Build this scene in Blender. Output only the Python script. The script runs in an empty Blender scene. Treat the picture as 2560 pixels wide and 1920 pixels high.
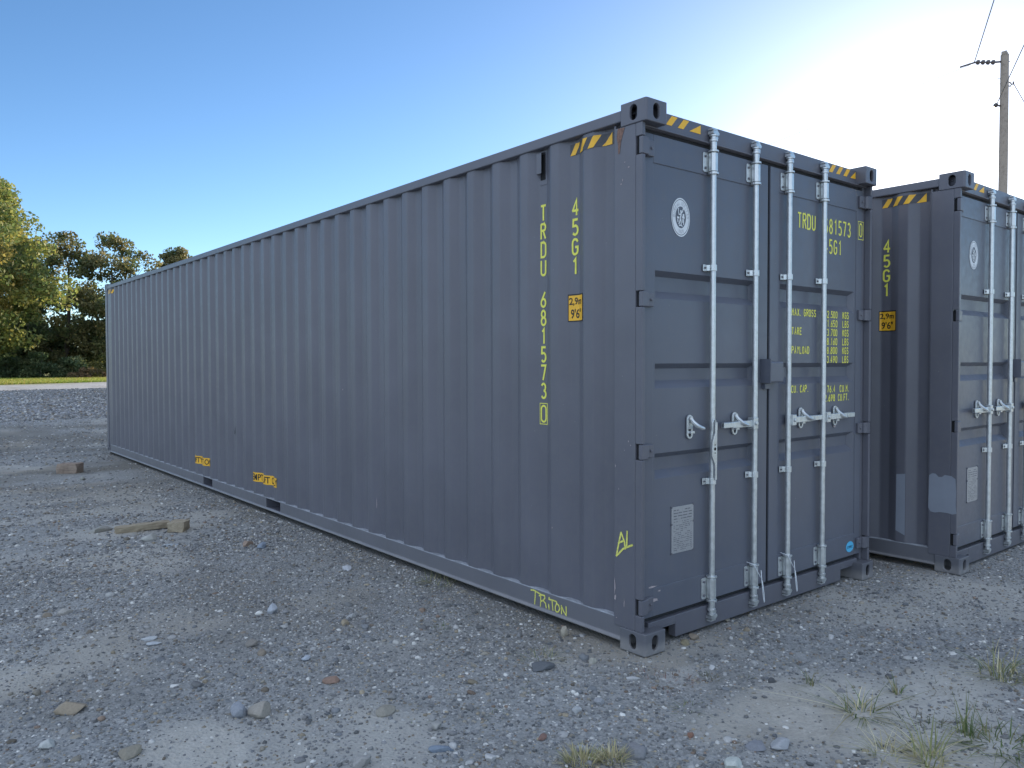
import bpy, bmesh, math, random
import numpy as np
from mathutils import Vector, Matrix

random.seed(7)
RNG = np.random.default_rng(11)
scene = bpy.context.scene
COL = scene.collection

# ------------------------------------------------------------------ camera, sky, sun, exposure
CAM = Vector((-3.0822, -2.7095, 1.5356))
cd = bpy.data.cameras.new('camera')
cam = bpy.data.objects.new('camera', cd)
COL.objects.link(cam)
Rt = Vector((0.77686933, -0.62965646, -0.00260636))
Dn = Vector((-0.01889949, -0.01918034, -0.9996374))
Fw = Vector((0.62937815, 0.77663689, -0.02680081))
mw = Matrix.Identity(4)
for i in range(3):
    mw[i][0] = Rt[i]; mw[i][1] = -Dn[i]; mw[i][2] = -Fw[i]; mw[i][3] = CAM[i]
cam.matrix_world = mw
cd.sensor_width = 36.0
cd.lens = 27.6144
cd.clip_start = 0.05
cd.clip_end = 3000
scene.camera = cam

SUN_DIR = Vector((0.9058, 0.3716, 0.2031)).normalized()
SUN_EL = math.asin(SUN_DIR.z)
SUN_AZ = math.atan2(SUN_DIR.x, SUN_DIR.y)
world = bpy.data.worlds.new('World')
scene.world = world
world.use_nodes = True
wn = world.node_tree
for n in list(wn.nodes): wn.nodes.remove(n)
wo = wn.nodes.new('ShaderNodeOutputWorld')
wb = wn.nodes.new('ShaderNodeBackground')
sk = wn.nodes.new('ShaderNodeTexSky')
sk.sky_type = 'NISHITA'
sk.sun_disc = False
sk.sun_elevation = SUN_EL
sk.sun_rotation = SUN_AZ
sk.altitude = 0
sk.air_density = 0.62
sk.dust_density = 0.2
sk.ozone_density = 1.5
wb.inputs['Strength'].default_value = 0.105
hs = wn.nodes.new('ShaderNodeHueSaturation')
hs.inputs['Saturation'].default_value = 1.15
hs.inputs['Hue'].default_value = 0.5
wn.links.new(sk.outputs[0], hs.inputs['Color'])
# added bright cloud, unseen behind the viewer, to fill the shaded sides with light
def wnode(t, **kw):
    n = wn.nodes.new(t)
    for k_, v_ in kw.items(): setattr(n, k_, v_)
    return n
wtc = wnode('ShaderNodeTexCoord')
wdot = wnode('ShaderNodeVectorMath', operation='DOT_PRODUCT')
wdot.inputs[1].default_value = (-0.66, -0.28, 0.70)
wn.links.new(wtc.outputs['Generated'], wdot.inputs[0])
wmr = wnode('ShaderNodeMapRange', interpolation_type='SMOOTHSTEP')
wmr.inputs['From Min'].default_value = 0.08; wmr.inputs['From Max'].default_value = 0.5
wn.links.new(wdot.outputs['Value'], wmr.inputs['Value'])
wmp = wnode('ShaderNodeMapping'); wmp.inputs['Scale'].default_value = (1.6, 1.6, 4.0)
wn.links.new(wtc.outputs['Generated'], wmp.inputs[0])
wnz = wnode('ShaderNodeTexNoise'); wnz.inputs['Scale'].default_value = 1.7; wnz.inputs['Detail'].default_value = 6; wnz.inputs['Roughness'].default_value = 0.58
wn.links.new(wmp.outputs[0], wnz.inputs['Vector'])
wcr = wnode('ShaderNodeMapRange', interpolation_type='SMOOTHSTEP')
wcr.inputs['From Min'].default_value = 0.36; wcr.inputs['From Max'].default_value = 0.60
wn.links.new(wnz.outputs[0], wcr.inputs['Value'])
wmu = wnode('ShaderNodeMath', operation='MULTIPLY')
wn.links.new(wmr.outputs[0], wmu.inputs[0]); wn.links.new(wcr.outputs[0], wmu.inputs[1])
wmx = wnode('ShaderNodeMix', data_type='RGBA')
wn.links.new(wmu.outputs[0], wmx.inputs[0]); wn.links.new(hs.outputs[0], wmx.inputs[6])
wmx.inputs[7].default_value = (5.4, 6.1, 7.4, 1)
wn.links.new(wmx.outputs[2], wb.inputs[0])
wn.links.new(wb.outputs[0], wo.inputs[0])

sl = bpy.data.lights.new('sun', 'SUN')
sl.energy = 4.0
sl.angle = math.radians(0.5)
sl.color = (1.0, 0.83, 0.6)
so = bpy.data.objects.new('sun', sl)
COL.objects.link(so)
so.rotation_euler = (-SUN_DIR).to_track_quat('-Z', 'Y').to_euler()
so.location = (20, 10, 30)

scene.view_settings.view_transform = 'Standard'
scene.view_settings.look = 'None'
scene.view_settings.exposure = 1.25
scene.view_settings.gamma = 1.0
scene.cycles.max_bounces = 6
scene.cycles.transparent_max_bounces = 12

# ------------------------------------------------------------------ helpers
def link(o, parent=None):
    COL.objects.link(o)
    if parent is not None: o.parent = parent
    return o

def thing(name, label, cat, loc=(0, 0, 0), rotz=0.0, group=None):
    o = bpy.data.objects.new(name, None)
    o.empty_display_size = 0.2
    COL.objects.link(o)
    o.location = loc
    o.rotation_euler = (0, 0, rotz)
    return tag(o, label, cat, group)

def tag(o, label, cat, group=None):
    o['label'] = label; o['category'] = cat
    if group: o['group'] = group
    return o

class MB:
    """collects verts / faces, linked as ONE mesh object"""
    def __init__(s): s.v = []; s.f = []
    def add(s, vs, fs):
        b = len(s.v)
        s.v += [tuple(map(float, p)) for p in vs]
        s.f += [tuple(b + i for i in f) for f in fs]
        return s
    def box(s, x0, x1, y0, y1, z0, z1):
        vs = [(x, y, z) for z in (z0, z1) for y in (y0, y1) for x in (x0, x1)]
        return s.add(vs, [(0, 2, 3, 1), (4, 5, 7, 6), (0, 1, 5, 4), (2, 6, 7, 3), (0, 4, 6, 2), (1, 3, 7, 5)])
    def prism(s, poly, h0, h1, axis='z'):
        """poly: 2-D outline; extruded along axis from h0 to h1"""
        n = len(poly)
        def P(a, b, h):
            return {'z': (a, b, h), 'y': (a, h, b), 'x': (h, a, b)}[axis]
        vs = [P(a, b, h0) for a, b in poly] + [P(a, b, h1) for a, b in poly]
        fs = [tuple(range(n))[::-1], tuple(range(n, 2 * n))]
        fs += [(i, (i + 1) % n, n + (i + 1) % n, n + i) for i in range(n)]
        return s.add(vs, fs)
    def cyl(s, p0, p1, r0, r1=None, n=14, caps=True):
        r1 = r0 if r1 is None else r1
        p0 = Vector(p0); p1 = Vector(p1); d = (p1 - p0).normalized()
        a = d.orthogonal().normalized(); b = d.cross(a)
        vs = []
        for p, r in ((p0, r0), (p1, r1)):
            for k in range(n):
                t = 2 * math.pi * k / n
                vs.append(p + (a * math.cos(t) + b * math.sin(t)) * r)
        fs = [(k, (k + 1) % n, n + (k + 1) % n, n + k) for k in range(n)]
        if caps: fs += [tuple(range(n))[::-1], tuple(range(n, 2 * n))]
        return s.add(vs, fs)
    def tube(s, pts, r, n=8):
        pts = [Vector(p) for p in pts]
        rs = r if isinstance(r, (list, tuple)) else [r] * len(pts)
        vs = []; a = None
        for i, p in enumerate(pts):
            t = (pts[min(i + 1, len(pts) - 1)] - pts[max(i - 1, 0)]).normalized()
            a = (a - t * a.dot(t)) if a is not None else t.orthogonal()
            if a.length < 1e-6: a = t.orthogonal()
            a.normalize(); b = t.cross(a)
            for k in range(n):
                w = 2 * math.pi * k / n
                vs.append(p + (a * math.cos(w) + b * math.sin(w)) * rs[i])
        fs = []
        for i in range(len(pts) - 1):
            for k in range(n):
                fs.append((i * n + k, i * n + (k + 1) % n, (i + 1) * n + (k + 1) % n, (i + 1) * n + k))
        m = (len(pts) - 1) * n
        fs += [tuple(range(n))[::-1], tuple(range(m, m + n))]
        return s.add(vs, fs)
    def lathe(s, cx, cy, prof, n=14):
        """prof: (radius, z) list, axis vertical"""
        vs = []
        for r, z in prof:
            for k in range(n):
                t = 2 * math.pi * k / n
                vs.append((cx + r * math.cos(t), cy + r * math.sin(t), z))
        fs = []
        for i in range(len(prof) - 1):
            for k in range(n):
                fs.append((i * n + k, i * n + (k + 1) % n, (i + 1) * n + (k + 1) % n, (i + 1) * n + k))
        m = (len(prof) - 1) * n
        fs += [tuple(range(n))[::-1], tuple(range(m, m + n))]
        return s.add(vs, fs)
    def build(s, name, mat, parent=None, bevel=0.0, smooth=False, seg=2, extra=None, extra_mat=None):
        me = bpy.data.meshes.new(name)
        n0 = len(s.f)
        if extra is not None: s.add(extra.v, extra.f)
        me.from_pydata(s.v, [], s.f)
        bm = bmesh.new(); bm.from_mesh(me)
        bmesh.ops.recalc_face_normals(bm, faces=bm.faces)
        bm.to_mesh(me); bm.free()
        if smooth:
            me.polygons.foreach_set('use_smooth', [True] * len(me.polygons))
        me.materials.append(mat)
        if extra is not None:
            me.materials.append(extra_mat)
            for p in me.polygons[n0:]: p.material_index = 1
        o = bpy.data.objects.new(name, me)
        link(o, parent)
        if bevel > 0:
            b = o.modifiers.new('bevel', 'BEVEL')
            b.width = bevel; b.segments = seg; b.limit_method = 'ANGLE'; b.angle_limit = math.radians(40)
            b.harden_normals = False
        return o

def flat(name, vs, fs, mat, parent=None):
    """thin decal mesh, faces kept as given"""
    me = bpy.data.meshes.new(name)
    me.from_pydata([tuple(map(float, p)) for p in vs], [], fs)
    me.materials.append(mat)
    return link(bpy.data.objects.new(name, me), parent)

# ------------------------------------------------------------------ materials
def mat(name):
    m = bpy.data.materials.new(name); m.use_nodes = True
    nt = m.node_tree
    return m, nt, nt.nodes['Principled BSDF']

def N(nt, t, **kw):
    n = nt.nodes.new(t)
    for k, v in kw.items():
        if k in n.inputs: n.inputs[k].default_value = v
        else: setattr(n, k, v)
    return n

def noise(nt, co, scale, detail=4, rough=0.55):
    n = N(nt, 'ShaderNodeTexNoise')
    n.inputs['Scale'].default_value = scale
    n.inputs['Detail'].default_value = detail
    n.inputs['Roughness'].default_value = rough
    if co is not None: nt.links.new(co, n.inputs['Vector'])
    return n

def ramp(nt, fac, stops):
    r = N(nt, 'ShaderNodeValToRGB')
    e = r.color_ramp.elements
    while len(e) < len(stops): e.new(0.5)
    for el, (p, c) in zip(e, stops):
        el.position = p
        el.color = (c, c, c, 1) if not isinstance(c, (tuple, list)) else (*c, 1)
    nt.links.new(fac, r.inputs[0])
    return r

def mix(nt, fac, a, b, mode='MIX'):
    m = N(nt, 'ShaderNodeMix'); m.data_type = 'RGBA'; m.blend_type = mode
    for sock, val in ((m.inputs[0], fac), (m.inputs[6], a), (m.inputs[7], b)):
        if hasattr(val, 'is_output') or hasattr(val, 'links'): nt.links.new(val, sock)
        elif isinstance(val, (int, float)): sock.default_value = val
        else: sock.default_value = (*val, 1)
    return m.outputs[2]

def bump(nt, bs, h, strength, dist):
    b = N(nt, 'ShaderNodeBump')
    b.inputs['Strength'].default_value = strength
    b.inputs['Distance'].default_value = dist
    nt.links.new(h, b.inputs['Height'])
    nt.links.new(b.outputs[0], bs.inputs['Normal'])

def obj_co(nt):
    return N(nt, 'ShaderNodeTexCoord').outputs['Object']

def paint(name, base, rough, dust=0.0, wave=0.10):
    m, nt, bs = mat(name)
    co = obj_co(nt)
    n1 = noise(nt, co, 1.6, 3)
    n2 = noise(nt, co, 22, 5, 0.65)
    c = mix(nt, ramp(nt, n1.outputs[0], [(0.35, 0.0), (0.7, 1.0)]).outputs[0],
            tuple(x * 0.93 for x in base), tuple(x * 1.07 for x in base))
    c = mix(nt, ramp(nt, n2.outputs[0], [(0.45, 0.0), (0.75, 0.22)]).outputs[0], c, (0.17, 0.165, 0.16))
    # tiny chips and specks
    n3 = noise(nt, co, 70, 2, 0.5)
    c = mix(nt, ramp(nt, n3.outputs[0], [(0.775, 0.0), (0.80, 0.7)]).outputs[0], c, (0.34, 0.33, 0.32))
    # faint run-off streaks
    mp = N(nt, 'ShaderNodeMapping'); mp.inputs['Scale'].default_value = (9, 9, 0.35)
    nt.links.new(co, mp.inputs[0])
    n4 = noise(nt, mp.outputs[0], 2.2, 4, 0.6)
    c = mix(nt, ramp(nt, n4.outputs[0], [(0.5, 0.0), (0.78, 0.20)]).outputs[0], c, (0.15, 0.15, 0.155))
    if dust > 0:
        sep = N(nt, 'ShaderNodeSeparateXYZ'); nt.links.new(co, sep.inputs[0])
        zr = ramp(nt, sep.outputs[2], [(0.03, 1.0), (0.075, 0.0)])
        n5 = noise(nt, co, 5, 5, 0.65)
        mu = N(nt, 'ShaderNodeMath', operation='MULTIPLY')
        nt.links.new(zr.outputs[0], mu.inputs[0])
        nt.links.new(ramp(nt, n5.outputs[0], [(0.32, 0.15), (0.62, dust)]).outputs[0], mu.inputs[1])
        c = mix(nt, mu.outputs[0], c, (0.40, 0.38, 0.35))
    nt.links.new(c, bs.inputs['Base Color'])
    nr = ramp(nt, n2.outputs[0], [(0.3, rough - 0.06), (0.7, rough + 0.09)])
    nt.links.new(nr.outputs[0], bs.inputs['Roughness'])
    nw = noise(nt, co, 3.2, 2, 0.4)
    bump(nt, bs, nw.outputs[0], wave, 0.05)
    return m

def simple(name, col, rough=0.6, metal=0.0, var=0.12, scale=30, bmp=0.0):
    m, nt, bs = mat(name)
    co = obj_co(nt)
    n = noise(nt, co, scale, 4)
    c = mix(nt, ramp(nt, n.outputs[0], [(0.3, 0.0), (0.7, 1.0)]).outputs[0],
            tuple(x * (1 - var) for x in col), tuple(min(1, x * (1 + var)) for x in col))
    nt.links.new(c, bs.inputs['Base Color'])
    bs.inputs['Roughness'].default_value = rough
    bs.inputs['Metallic'].default_value = metal
    if bmp > 0: bump(nt, bs, n.outputs[0], bmp, 0.01)
    return m

M = {}
M['paint'] = paint('container_paint', (0.127, 0.129, 0.153), 0.37)
M['rail_paint'] = paint('dusty_rail_paint', (0.150, 0.152, 0.170), 0.42, dust=0.6)
M['door_paint'] = paint('door_paint', (0.117, 0.127, 0.158), 0.37, wave=0.07)
M['cast_paint'] = paint('casting_paint', (0.128, 0.132, 0.150), 0.45, dust=0.55)
M['patch'] = simple('repair_paint', (0.25, 0.275, 0.32), 0.55, var=0.06, scale=6)
M['rubber'] = simple('door_rubber', (0.022, 0.023, 0.026), 0.75)
M['dark'] = simple('dark_hollow', (0.012, 0.012, 0.013), 0.9)
M['yellow'] = simple('yellow_lettering', (0.86, 0.83, 0.12), 0.5, var=0.08, scale=60)
M['chalk'] = simple('yellow_chalk', (0.72, 0.70, 0.16), 0.9, var=0.3, scale=90)
M['orange'] = simple('orange_decal', (0.92, 0.50, 0.03), 0.45, var=0.04)
M['black'] = simple('black_print', (0.016, 0.015, 0.015), 0.5)
M['sky_sheen_ledge'] = simple('sky_sheen_ledge', (0.34, 0.36, 0.39), 0.7, var=0.25, scale=14)  # light bluish ledge colour, painted to stand in for reflected sky
M['scuff'] = simple('scuffed_paint', (0.105, 0.108, 0.122), 0.6, var=0.2)
M['stripe_dark'] = simple('stripe_dark', (0.065, 0.066, 0.072), 0.5)
M['emboss'] = simple('seal_print', (0.36, 0.38, 0.41), 0.6)
M['pale'] = simple('pale_decal', (0.72, 0.75, 0.77), 0.5, var=0.04)
M['plate'] = simple('stamped_alloy_plate', (0.42, 0.42, 0.43), 0.5, 0.55, 0.12, 80)
M['plate_ink'] = simple('plate_print', (0.14, 0.14, 0.16), 0.6)
M['cyan'] = simple('cyan_sticker', (0.10, 0.50, 0.78), 0.4, var=0.06)
M['navy'] = simple('navy_print', (0.01, 0.06, 0.12), 0.5)
M['rust'] = simple('rust', (0.21, 0.125, 0.095), 0.85, var=0.35, scale=60)
M['chip'] = simple('primer_chip', (0.42, 0.36, 0.36), 0.8, var=0.2, scale=80)
M['wire'] = simple('wire', (0.05, 0.05, 0.052), 0.6)
M['ceramic'] = simple('insulator_glaze', (0.10, 0.085, 0.08), 0.35)

def galv():
    m, nt, bs = mat('galvanised_steel')
    co = obj_co(nt)
    n = noise(nt, co, 26, 4, 0.6)
    c = mix(nt, ramp(nt, n.outputs[0], [(0.3, 0.0), (0.7, 1.0)]).outputs[0], (0.55, 0.575, 0.575), (0.74, 0.765, 0.765))
    nt.links.new(c, bs.inputs['Base Color'])
    bs.inputs['Metallic'].default_value = 0.75
    r = ramp(nt, n.outputs[0], [(0.3, 0.30), (0.7, 0.46)])
    nt.links.new(r.outputs[0], bs.inputs['Roughness'])
    bump(nt, bs, n.outputs[0], 0.12, 0.004)
    return m
M['galv'] = galv()

def wood(name, a, b):
    m, nt, bs = mat(name)
    co = obj_co(nt)
    mp = N(nt, 'ShaderNodeMapping'); mp.inputs['Scale'].default_value = (3, 30, 30)
    nt.links.new(co, mp.inputs[0])
    n = noise(nt, mp.outputs[0], 2.5, 6, 0.65)
    c = mix(nt, ramp(nt, n.outputs[0], [(0.3, 0.0), (0.7, 1.0)]).outputs[0], a, b)
    n2 = noise(nt, co, 9, 3)
    c = mix(nt, ramp(nt, n2.outputs[0], [(0.5, 0.0), (0.75, 0.5)]).outputs[0], c, tuple(x * 0.5 for x in a))
    nt.links.new(c, bs.inputs['Base Color'])
    bs.inputs['Roughness'].default_value = 0.85
    bump(nt, bs, n.outputs[0], 0.5, 0.01)
    return m
M['wood'] = wood('weathered_wood', (0.27, 0.22, 0.15), (0.42, 0.36, 0.26))
M['wood_red'] = wood('reddish_beam_wood', (0.24, 0.18, 0.14), (0.40, 0.32, 0.25))
M['pole_wood'] = wood('pole_wood', (0.27, 0.225, 0.18), (0.42, 0.36, 0.30))
M['bark'] = simple('bark', (0.075, 0.062, 0.05), 0.9, var=0.35, scale=6, bmp=0.6)

def attr_mat(name, rough=0.85, transl=0.0, var=None, bmp=0.0):
    """colour from the mesh's 'tint' attribute: each stone / leaf / blade has its own colour"""
    m, nt, bs = mat(name)
    at = N(nt, 'ShaderNodeAttribute'); at.attribute_name = 'tint'
    c = at.outputs['Color']
    if var:
        co = obj_co(nt)
        n = noise(nt, co, var, 4, 0.65)
        c = mix(nt, 1.0, c, ramp(nt, n.outputs[0], [(0.25, 0.72), (0.75, 1.0)]).outputs[0], 'MULTIPLY')
        if bmp: bump(nt, bs, n.outputs[0], bmp, 0.01)
    nt.links.new(c, bs.inputs['Base Color'])
    bs.inputs['Roughness'].default_value = rough
    if transl > 0:
        tr = N(nt, 'ShaderNodeBsdfTranslucent')
        nt.links.new(c, tr.inputs['Color'])
        ms = N(nt, 'ShaderNodeMixShader'); ms.inputs[0].default_value = transl
        out = [n for n in nt.nodes if n.type == 'OUTPUT_MATERIAL'][0]
        nt.links.new(bs.outputs[0], ms.inputs[1]); nt.links.new(tr.outputs[0], ms.inputs[2])
        nt.links.new(ms.outputs[0], out.inputs[0])
    return m
M['stone'] = attr_mat('stones', 0.8, var=90, bmp=0.25)
M['leaf'] = attr_mat('leaves', 0.6, transl=0.45)
M['blade'] = attr_mat('grass_blades', 0.6, transl=0.35)

# ------------------------------------------------------------------ numpy mesh with tint
def np_mesh(name, V, F, tint, material, parent=None, smooth=False):
    """V (n,3), F (m,k) one face size, tint (n,3)"""
    me = bpy.data.meshes.new(name)
    V = np.ascontiguousarray(V, dtype=np.float32); F = np.ascontiguousarray(F, dtype=np.int32)
    k = F.shape[1]
    me.vertices.add(len(V)); me.vertices.foreach_set('co', V.ravel())
    me.loops.add(F.size); me.loops.foreach_set('vertex_index', F.ravel())
    me.polygons.add(len(F))
    me.polygons.foreach_set('loop_start', np.arange(0, F.size, k, dtype=np.int32))
    me.polygons.foreach_set('loop_total', np.full(len(F), k, dtype=np.int32))
    if smooth: me.polygons.foreach_set('use_smooth', np.ones(len(F), dtype=bool))
    if tint is not None:
        a = me.attributes.new('tint', 'FLOAT_COLOR', 'POINT')
        a.data.foreach_set('color', np.hstack([tint, np.ones((len(V), 1))]).astype(np.float32).ravel())
    me.update(calc_edges=True)
    me.validate()
    me.materials.append(material)
    return link(bpy.data.objects.new(name, me), parent)

def vnoise(x, y, scale, seed=0, octv=4):
    """value noise on arrays"""
    x = np.asarray(x, float); y = np.asarray(y, float)
    out = np.zeros(np.broadcast(x, y).shape); amp = 1.0; tot = 0.0
    for o in range(octv):
        u = x * scale * 2 ** o + 37.1 * o + seed * 11.3; v = y * scale * 2 ** o - 17.7 * o + seed * 5.9
        iu = np.floor(u); iv = np.floor(v); fu = u - iu; fv = v - iv
        fu = fu * fu * (3 - 2 * fu); fv = fv * fv * (3 - 2 * fv)
        def h(a, b):
            t = np.sin(a * 127.1 + b * 311.7 + seed * 74.7) * 43758.5453
            return t - np.floor(t)
        out += amp * ((h(iu, iv) * (1 - fu) + h(iu + 1, iv) * fu) * (1 - fv) + (h(iu, iv + 1) * (1 - fu) + h(iu + 1, iv + 1) * fu) * fv)
        tot += amp; amp *= 0.55
    return out / tot

# ------------------------------------------------------------------ ground
BARE = [(-2.66, 1.75, 0.34, 0.24, 0.8), (-2.12, 0.50, 0.22, 0.34, 0.9), (-1.80, 0.30, 0.18, 0.16, 0.5),
        (0.25, -0.95, 0.62, 0.34, 1.0), (-0.20, -0.75, 0.34, 0.2, 0.8), (0.75, -1.15, 0.5, 0.3, 0.8), (0.15, -1.45, 0.45, 0.25, 0.9),
        (-1.5, 5.15, 0.5, 0.35, 0.7), (-0.85, 2.0, 0.35, 0.2, 0.35), (-1.6, 8.4, 0.9, 0.25, 0.6), (-1.1, 7.4, 0.8, 0.2, 0.6),
        (-1.9, 10.6, 1.2, 0.35, 0.6), (-1.0, 6.35, 0.7, 0.16, 0.6), (-1.9, 6.3, 0.8, 0.22, 0.5), (-0.15, 0.25, 0.3, 0.3, 0.4)]
def bare(x, y, tint_only=False):
    """0..1: where the fine pale dirt lies bare of stones"""
    n = vnoise(x, y, 1.1, 3)
    d = np.clip((n - 0.56) * 4.5, 0, 0.65)
    w = vnoise(x, y, 2.3, 9) - 0.5
    for cx, cy, rx, ry, a in BARE:
        q = ((x - cx) / rx) ** 2 + ((y - cy) / ry) ** 2 + w * 1.5
        d = np.maximum(d, a * np.clip(1.35 - q, 0, 1))
    # driven-over dirt band beyond the timbers, stones return further out
    band = np.clip((y - 6.0) / 2.5, 0, 1) * np.clip((22.5 - y) / 2.0, 0, 1)
    if tint_only: return d + band * 0.10
    d = np.maximum(d, band * np.clip(0.25 + (vnoise(x * 0.35, y, 0.8, 21) - 0.42) * 3.0, 0, 0.95))
    return d
def ground_z(x, y):
    near = np.exp(-((x + 0.8) ** 2 + (y - 3) ** 2) / 220.0)
    z = (vnoise(x, y, 0.9, 5) - 0.5) * 0.035 + (vnoise(x, y, 4.0, 8, 3) - 0.5) * 0.016
    # flattened under and right beside the steel
    d1 = np.maximum(np.maximum(-x, x - 5.6), np.maximum(-0.4 - y, y - 12.4))
    z = z * np.clip((d1 + 0.10) / 0.5, 0.0, 1) - 0.006
    hole = np.exp(-(((x + 2.29) / 0.16) ** 2 + ((y - 2.93) / 0.12) ** 2))
    return z * np.clip(near * 3, 0.3, 1) - 0.07 * hole

def axis_coords(a0, a1, step, lo, hi, growth=1.13):
    c = list(np.arange(a0, a1 + step * 0.5, step)); s = step
    x = a0
    while x > lo:
        s *= growth; x -= s; c.insert(0, x)
    s = step; x = c[-1]
    while x < hi:
        s *= growth; x += s; c.append(x)
    return np.array(c)
gx = axis_coords(-4.0, 5.0, 0.045, -900, 900)
gy = axis_coords(-2.6, 11.0, 0.045, -900, 1200)
GX, GY = np.meshgrid(gx, gy)
GV = np.stack([GX.ravel(), GY.ravel(), ground_z(GX, GY).ravel()], 1)
nx, ny = len(gx), len(gy)
ii = (np.arange(ny - 1)[:, None] * nx + np.arange(nx - 1)[None, :]).ravel()
GF = np.stack([ii, ii + 1, ii + nx + 1, ii + nx], 1)
tb = bare(GX, GY, True).ravel()
grassy = np.clip((GY - 0.6 * (GX - 4.7) - 65.5) / 3.0, 0, 1).ravel()
blue_gravel = (np.clip((GY - 21) / 3, 0, 1)).ravel()
def damp(x, y):
    """0..1: darker trodden soil, in a belt beyond the timbers and along the steel"""
    belt = np.clip((y - 6.6) / 2.0, 0, 1) * np.clip((21.5 - y) / 2.5, 0, 1)
    n1 = vnoise(x * 0.45, y, 1.0, 41); n2 = vnoise(x, y, 0.8, 43)
    d = belt * np.clip(0.30 + (n1 - 0.45) * 3.4, 0, 1)
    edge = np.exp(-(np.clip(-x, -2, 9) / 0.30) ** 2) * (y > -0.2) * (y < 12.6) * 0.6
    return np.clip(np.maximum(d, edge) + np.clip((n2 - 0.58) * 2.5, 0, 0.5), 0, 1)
def ground_mat():
    m, nt, bs = mat('gravel_ground')
    at = N(nt, 'ShaderNodeAttribute'); at.attribute_name = 'tint'
    sp = N(nt, 'ShaderNodeSeparateColor'); nt.links.new(at.outputs['Color'], sp.inputs[0])
    co = obj_co(nt)
    nf = noise(nt, co, 55, 5, 0.7)
    nm = noise(nt, co, 7, 5, 0.65)
    vo = N(nt, 'ShaderNodeTexVoronoi'); vo.inputs['Scale'].default_value = 62
    nt.links.new(co, vo.inputs['Vector'])
    vbw = N(nt, 'ShaderNodeRGBToBW'); nt.links.new(vo.outputs['Color'], vbw.inputs[0])
    grit = mix(nt, ramp(nt, nf.outputs[0], [(0.3, 0.0), (0.7, 1.0)]).outputs[0], (0.135, 0.142, 0.142), (0.34, 0.35, 0.345))
    grit = mix(nt, ramp(nt, vbw.outputs[0], [(0.25, 0.0), (0.95, 0.75)]).outputs[0], grit, (0.41, 0.415, 0.405))
    grit = mix(nt, ramp(nt, nm.outputs[0], [(0.4, 0.0), (0.7, 0.6)]).outputs[0], grit, (0.16, 0.165, 0.15))
    dirt = mix(nt, ramp(nt, nm.outputs[0], [(0.3, 0.0), (0.7, 1.0)]).outputs[0], (0.41, 0.39, 0.34), (0.53, 0.51, 0.46))
    dirt = mix(nt, ramp(nt, nf.outputs[0], [(0.4, 0.0), (0.68, 0.55)]).outputs[0], dirt, (0.30, 0.30, 0.275))
    f = N(nt, 'ShaderNodeMath', operation='ADD'); f.use_clamp = True
    nt.links.new(sp.outputs[0], f.inputs[0])
    fo = ramp(nt, nf.outputs[0], [(0.3, 0.0), (0.7, 0.22)])
    nt.links.new(fo.outputs[0], f.inputs[1])
    c = mix(nt, f.outputs[0], grit, dirt)
    # coarse crushed stone further out
    v2 = N(nt, 'ShaderNodeTexVoronoi'); v2.inputs['Scale'].default_value = 7
    nt.links.new(co, v2.inputs['Vector'])
    b2 = N(nt, 'ShaderNodeRGBToBW'); nt.links.new(v2.outputs['Color'], b2.inputs[0])
    far = mix(nt, ramp(nt, b2.outputs[0], [(0.2, 0.0), (0.8, 1.0)]).outputs[0], (0.24, 0.245, 0.25), (0.40, 0.405, 0.41))
    c = mix(nt, sp.outputs[2], c, far)
    ng = noise(nt, co, 0.35, 5, 0.6)
    gr = mix(nt, ramp(nt, ng.outputs[0], [(0.35, 0.0), (0.65, 1.0)]).outputs[0], (0.11, 0.17, 0.022), (0.30, 0.25, 0.07))
    c = mix(nt, sp.outputs[1], c, gr)
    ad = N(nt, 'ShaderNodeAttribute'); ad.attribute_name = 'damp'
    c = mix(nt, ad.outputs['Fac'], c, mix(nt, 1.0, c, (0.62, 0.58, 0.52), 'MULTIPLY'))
    nt.links.new(c, bs.inputs['Base Color'])
    bs.inputs['Roughness'].default_value = 0.95
    hs = N(nt, 'ShaderNodeMath', operation='ADD')
    nt.links.new(nf.outputs[0], hs.inputs[0]); nt.links.new(vo.outputs['Distance'], hs.inputs[1])
    bump(nt, bs, hs.outputs[0], 0.7, 0.008)
    return m
g = np_mesh('ground', GV, GF, np.stack([tb, grassy, blue_gravel], 1), ground_mat(), smooth=True)
g['kind'] = 'structure'
da = g.data.attributes.new('damp', 'FLOAT', 'POINT')
da.data.foreach_set('value', damp(GX, GY).ravel().astype(np.float32))
def gz(x, y): return float(ground_z(np.array([x]), np.array([y]))[0])

# ------------------------------------------------------------------ gravel (stuff)
def ico(sub):
    bm = bmesh.new(); bmesh.ops.create_icosphere(bm, subdivisions=sub, radius=1)
    V = np.array([v.co[:] for v in bm.verts]); F = np.array([[v.index for v in f.verts] for f in bm.faces])
    bm.free(); return V, F
def rock_proto(sub, seed, rough=0.3, cuts=9):
    r = np.random.default_rng(seed)
    V, F = ico(sub)
    # chop by random planes -> angular, slightly rounded pebble
    for _ in range(cuts):
        n = r.normal(size=3); n /= np.linalg.norm(n); d = r.uniform(0.5, 0.85)
        s = V @ n; ov = s > d
        V[ov] -= np.outer(s[ov] - d, n) * 0.97
    V *= (1 + r.normal(size=(len(V), 1)) * rough * 0.12)
    return V, F
STONE_COL = np.array([(0.27, 0.28, 0.29), (0.37, 0.38, 0.38), (0.19, 0.20, 0.205), (0.47, 0.48, 0.48), (0.34, 0.32, 0.27),
                      (0.22, 0.24, 0.26), (0.70, 0.71, 0.69), (0.40, 0.35, 0.26), (0.24, 0.21, 0.17), (0.72, 0.73, 0.71),
                      (0.30, 0.23, 0.18), (0.13, 0.14, 0.15)])
STONE_COL = STONE_COL * np.array([0.95, 0.92, 0.88])
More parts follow.
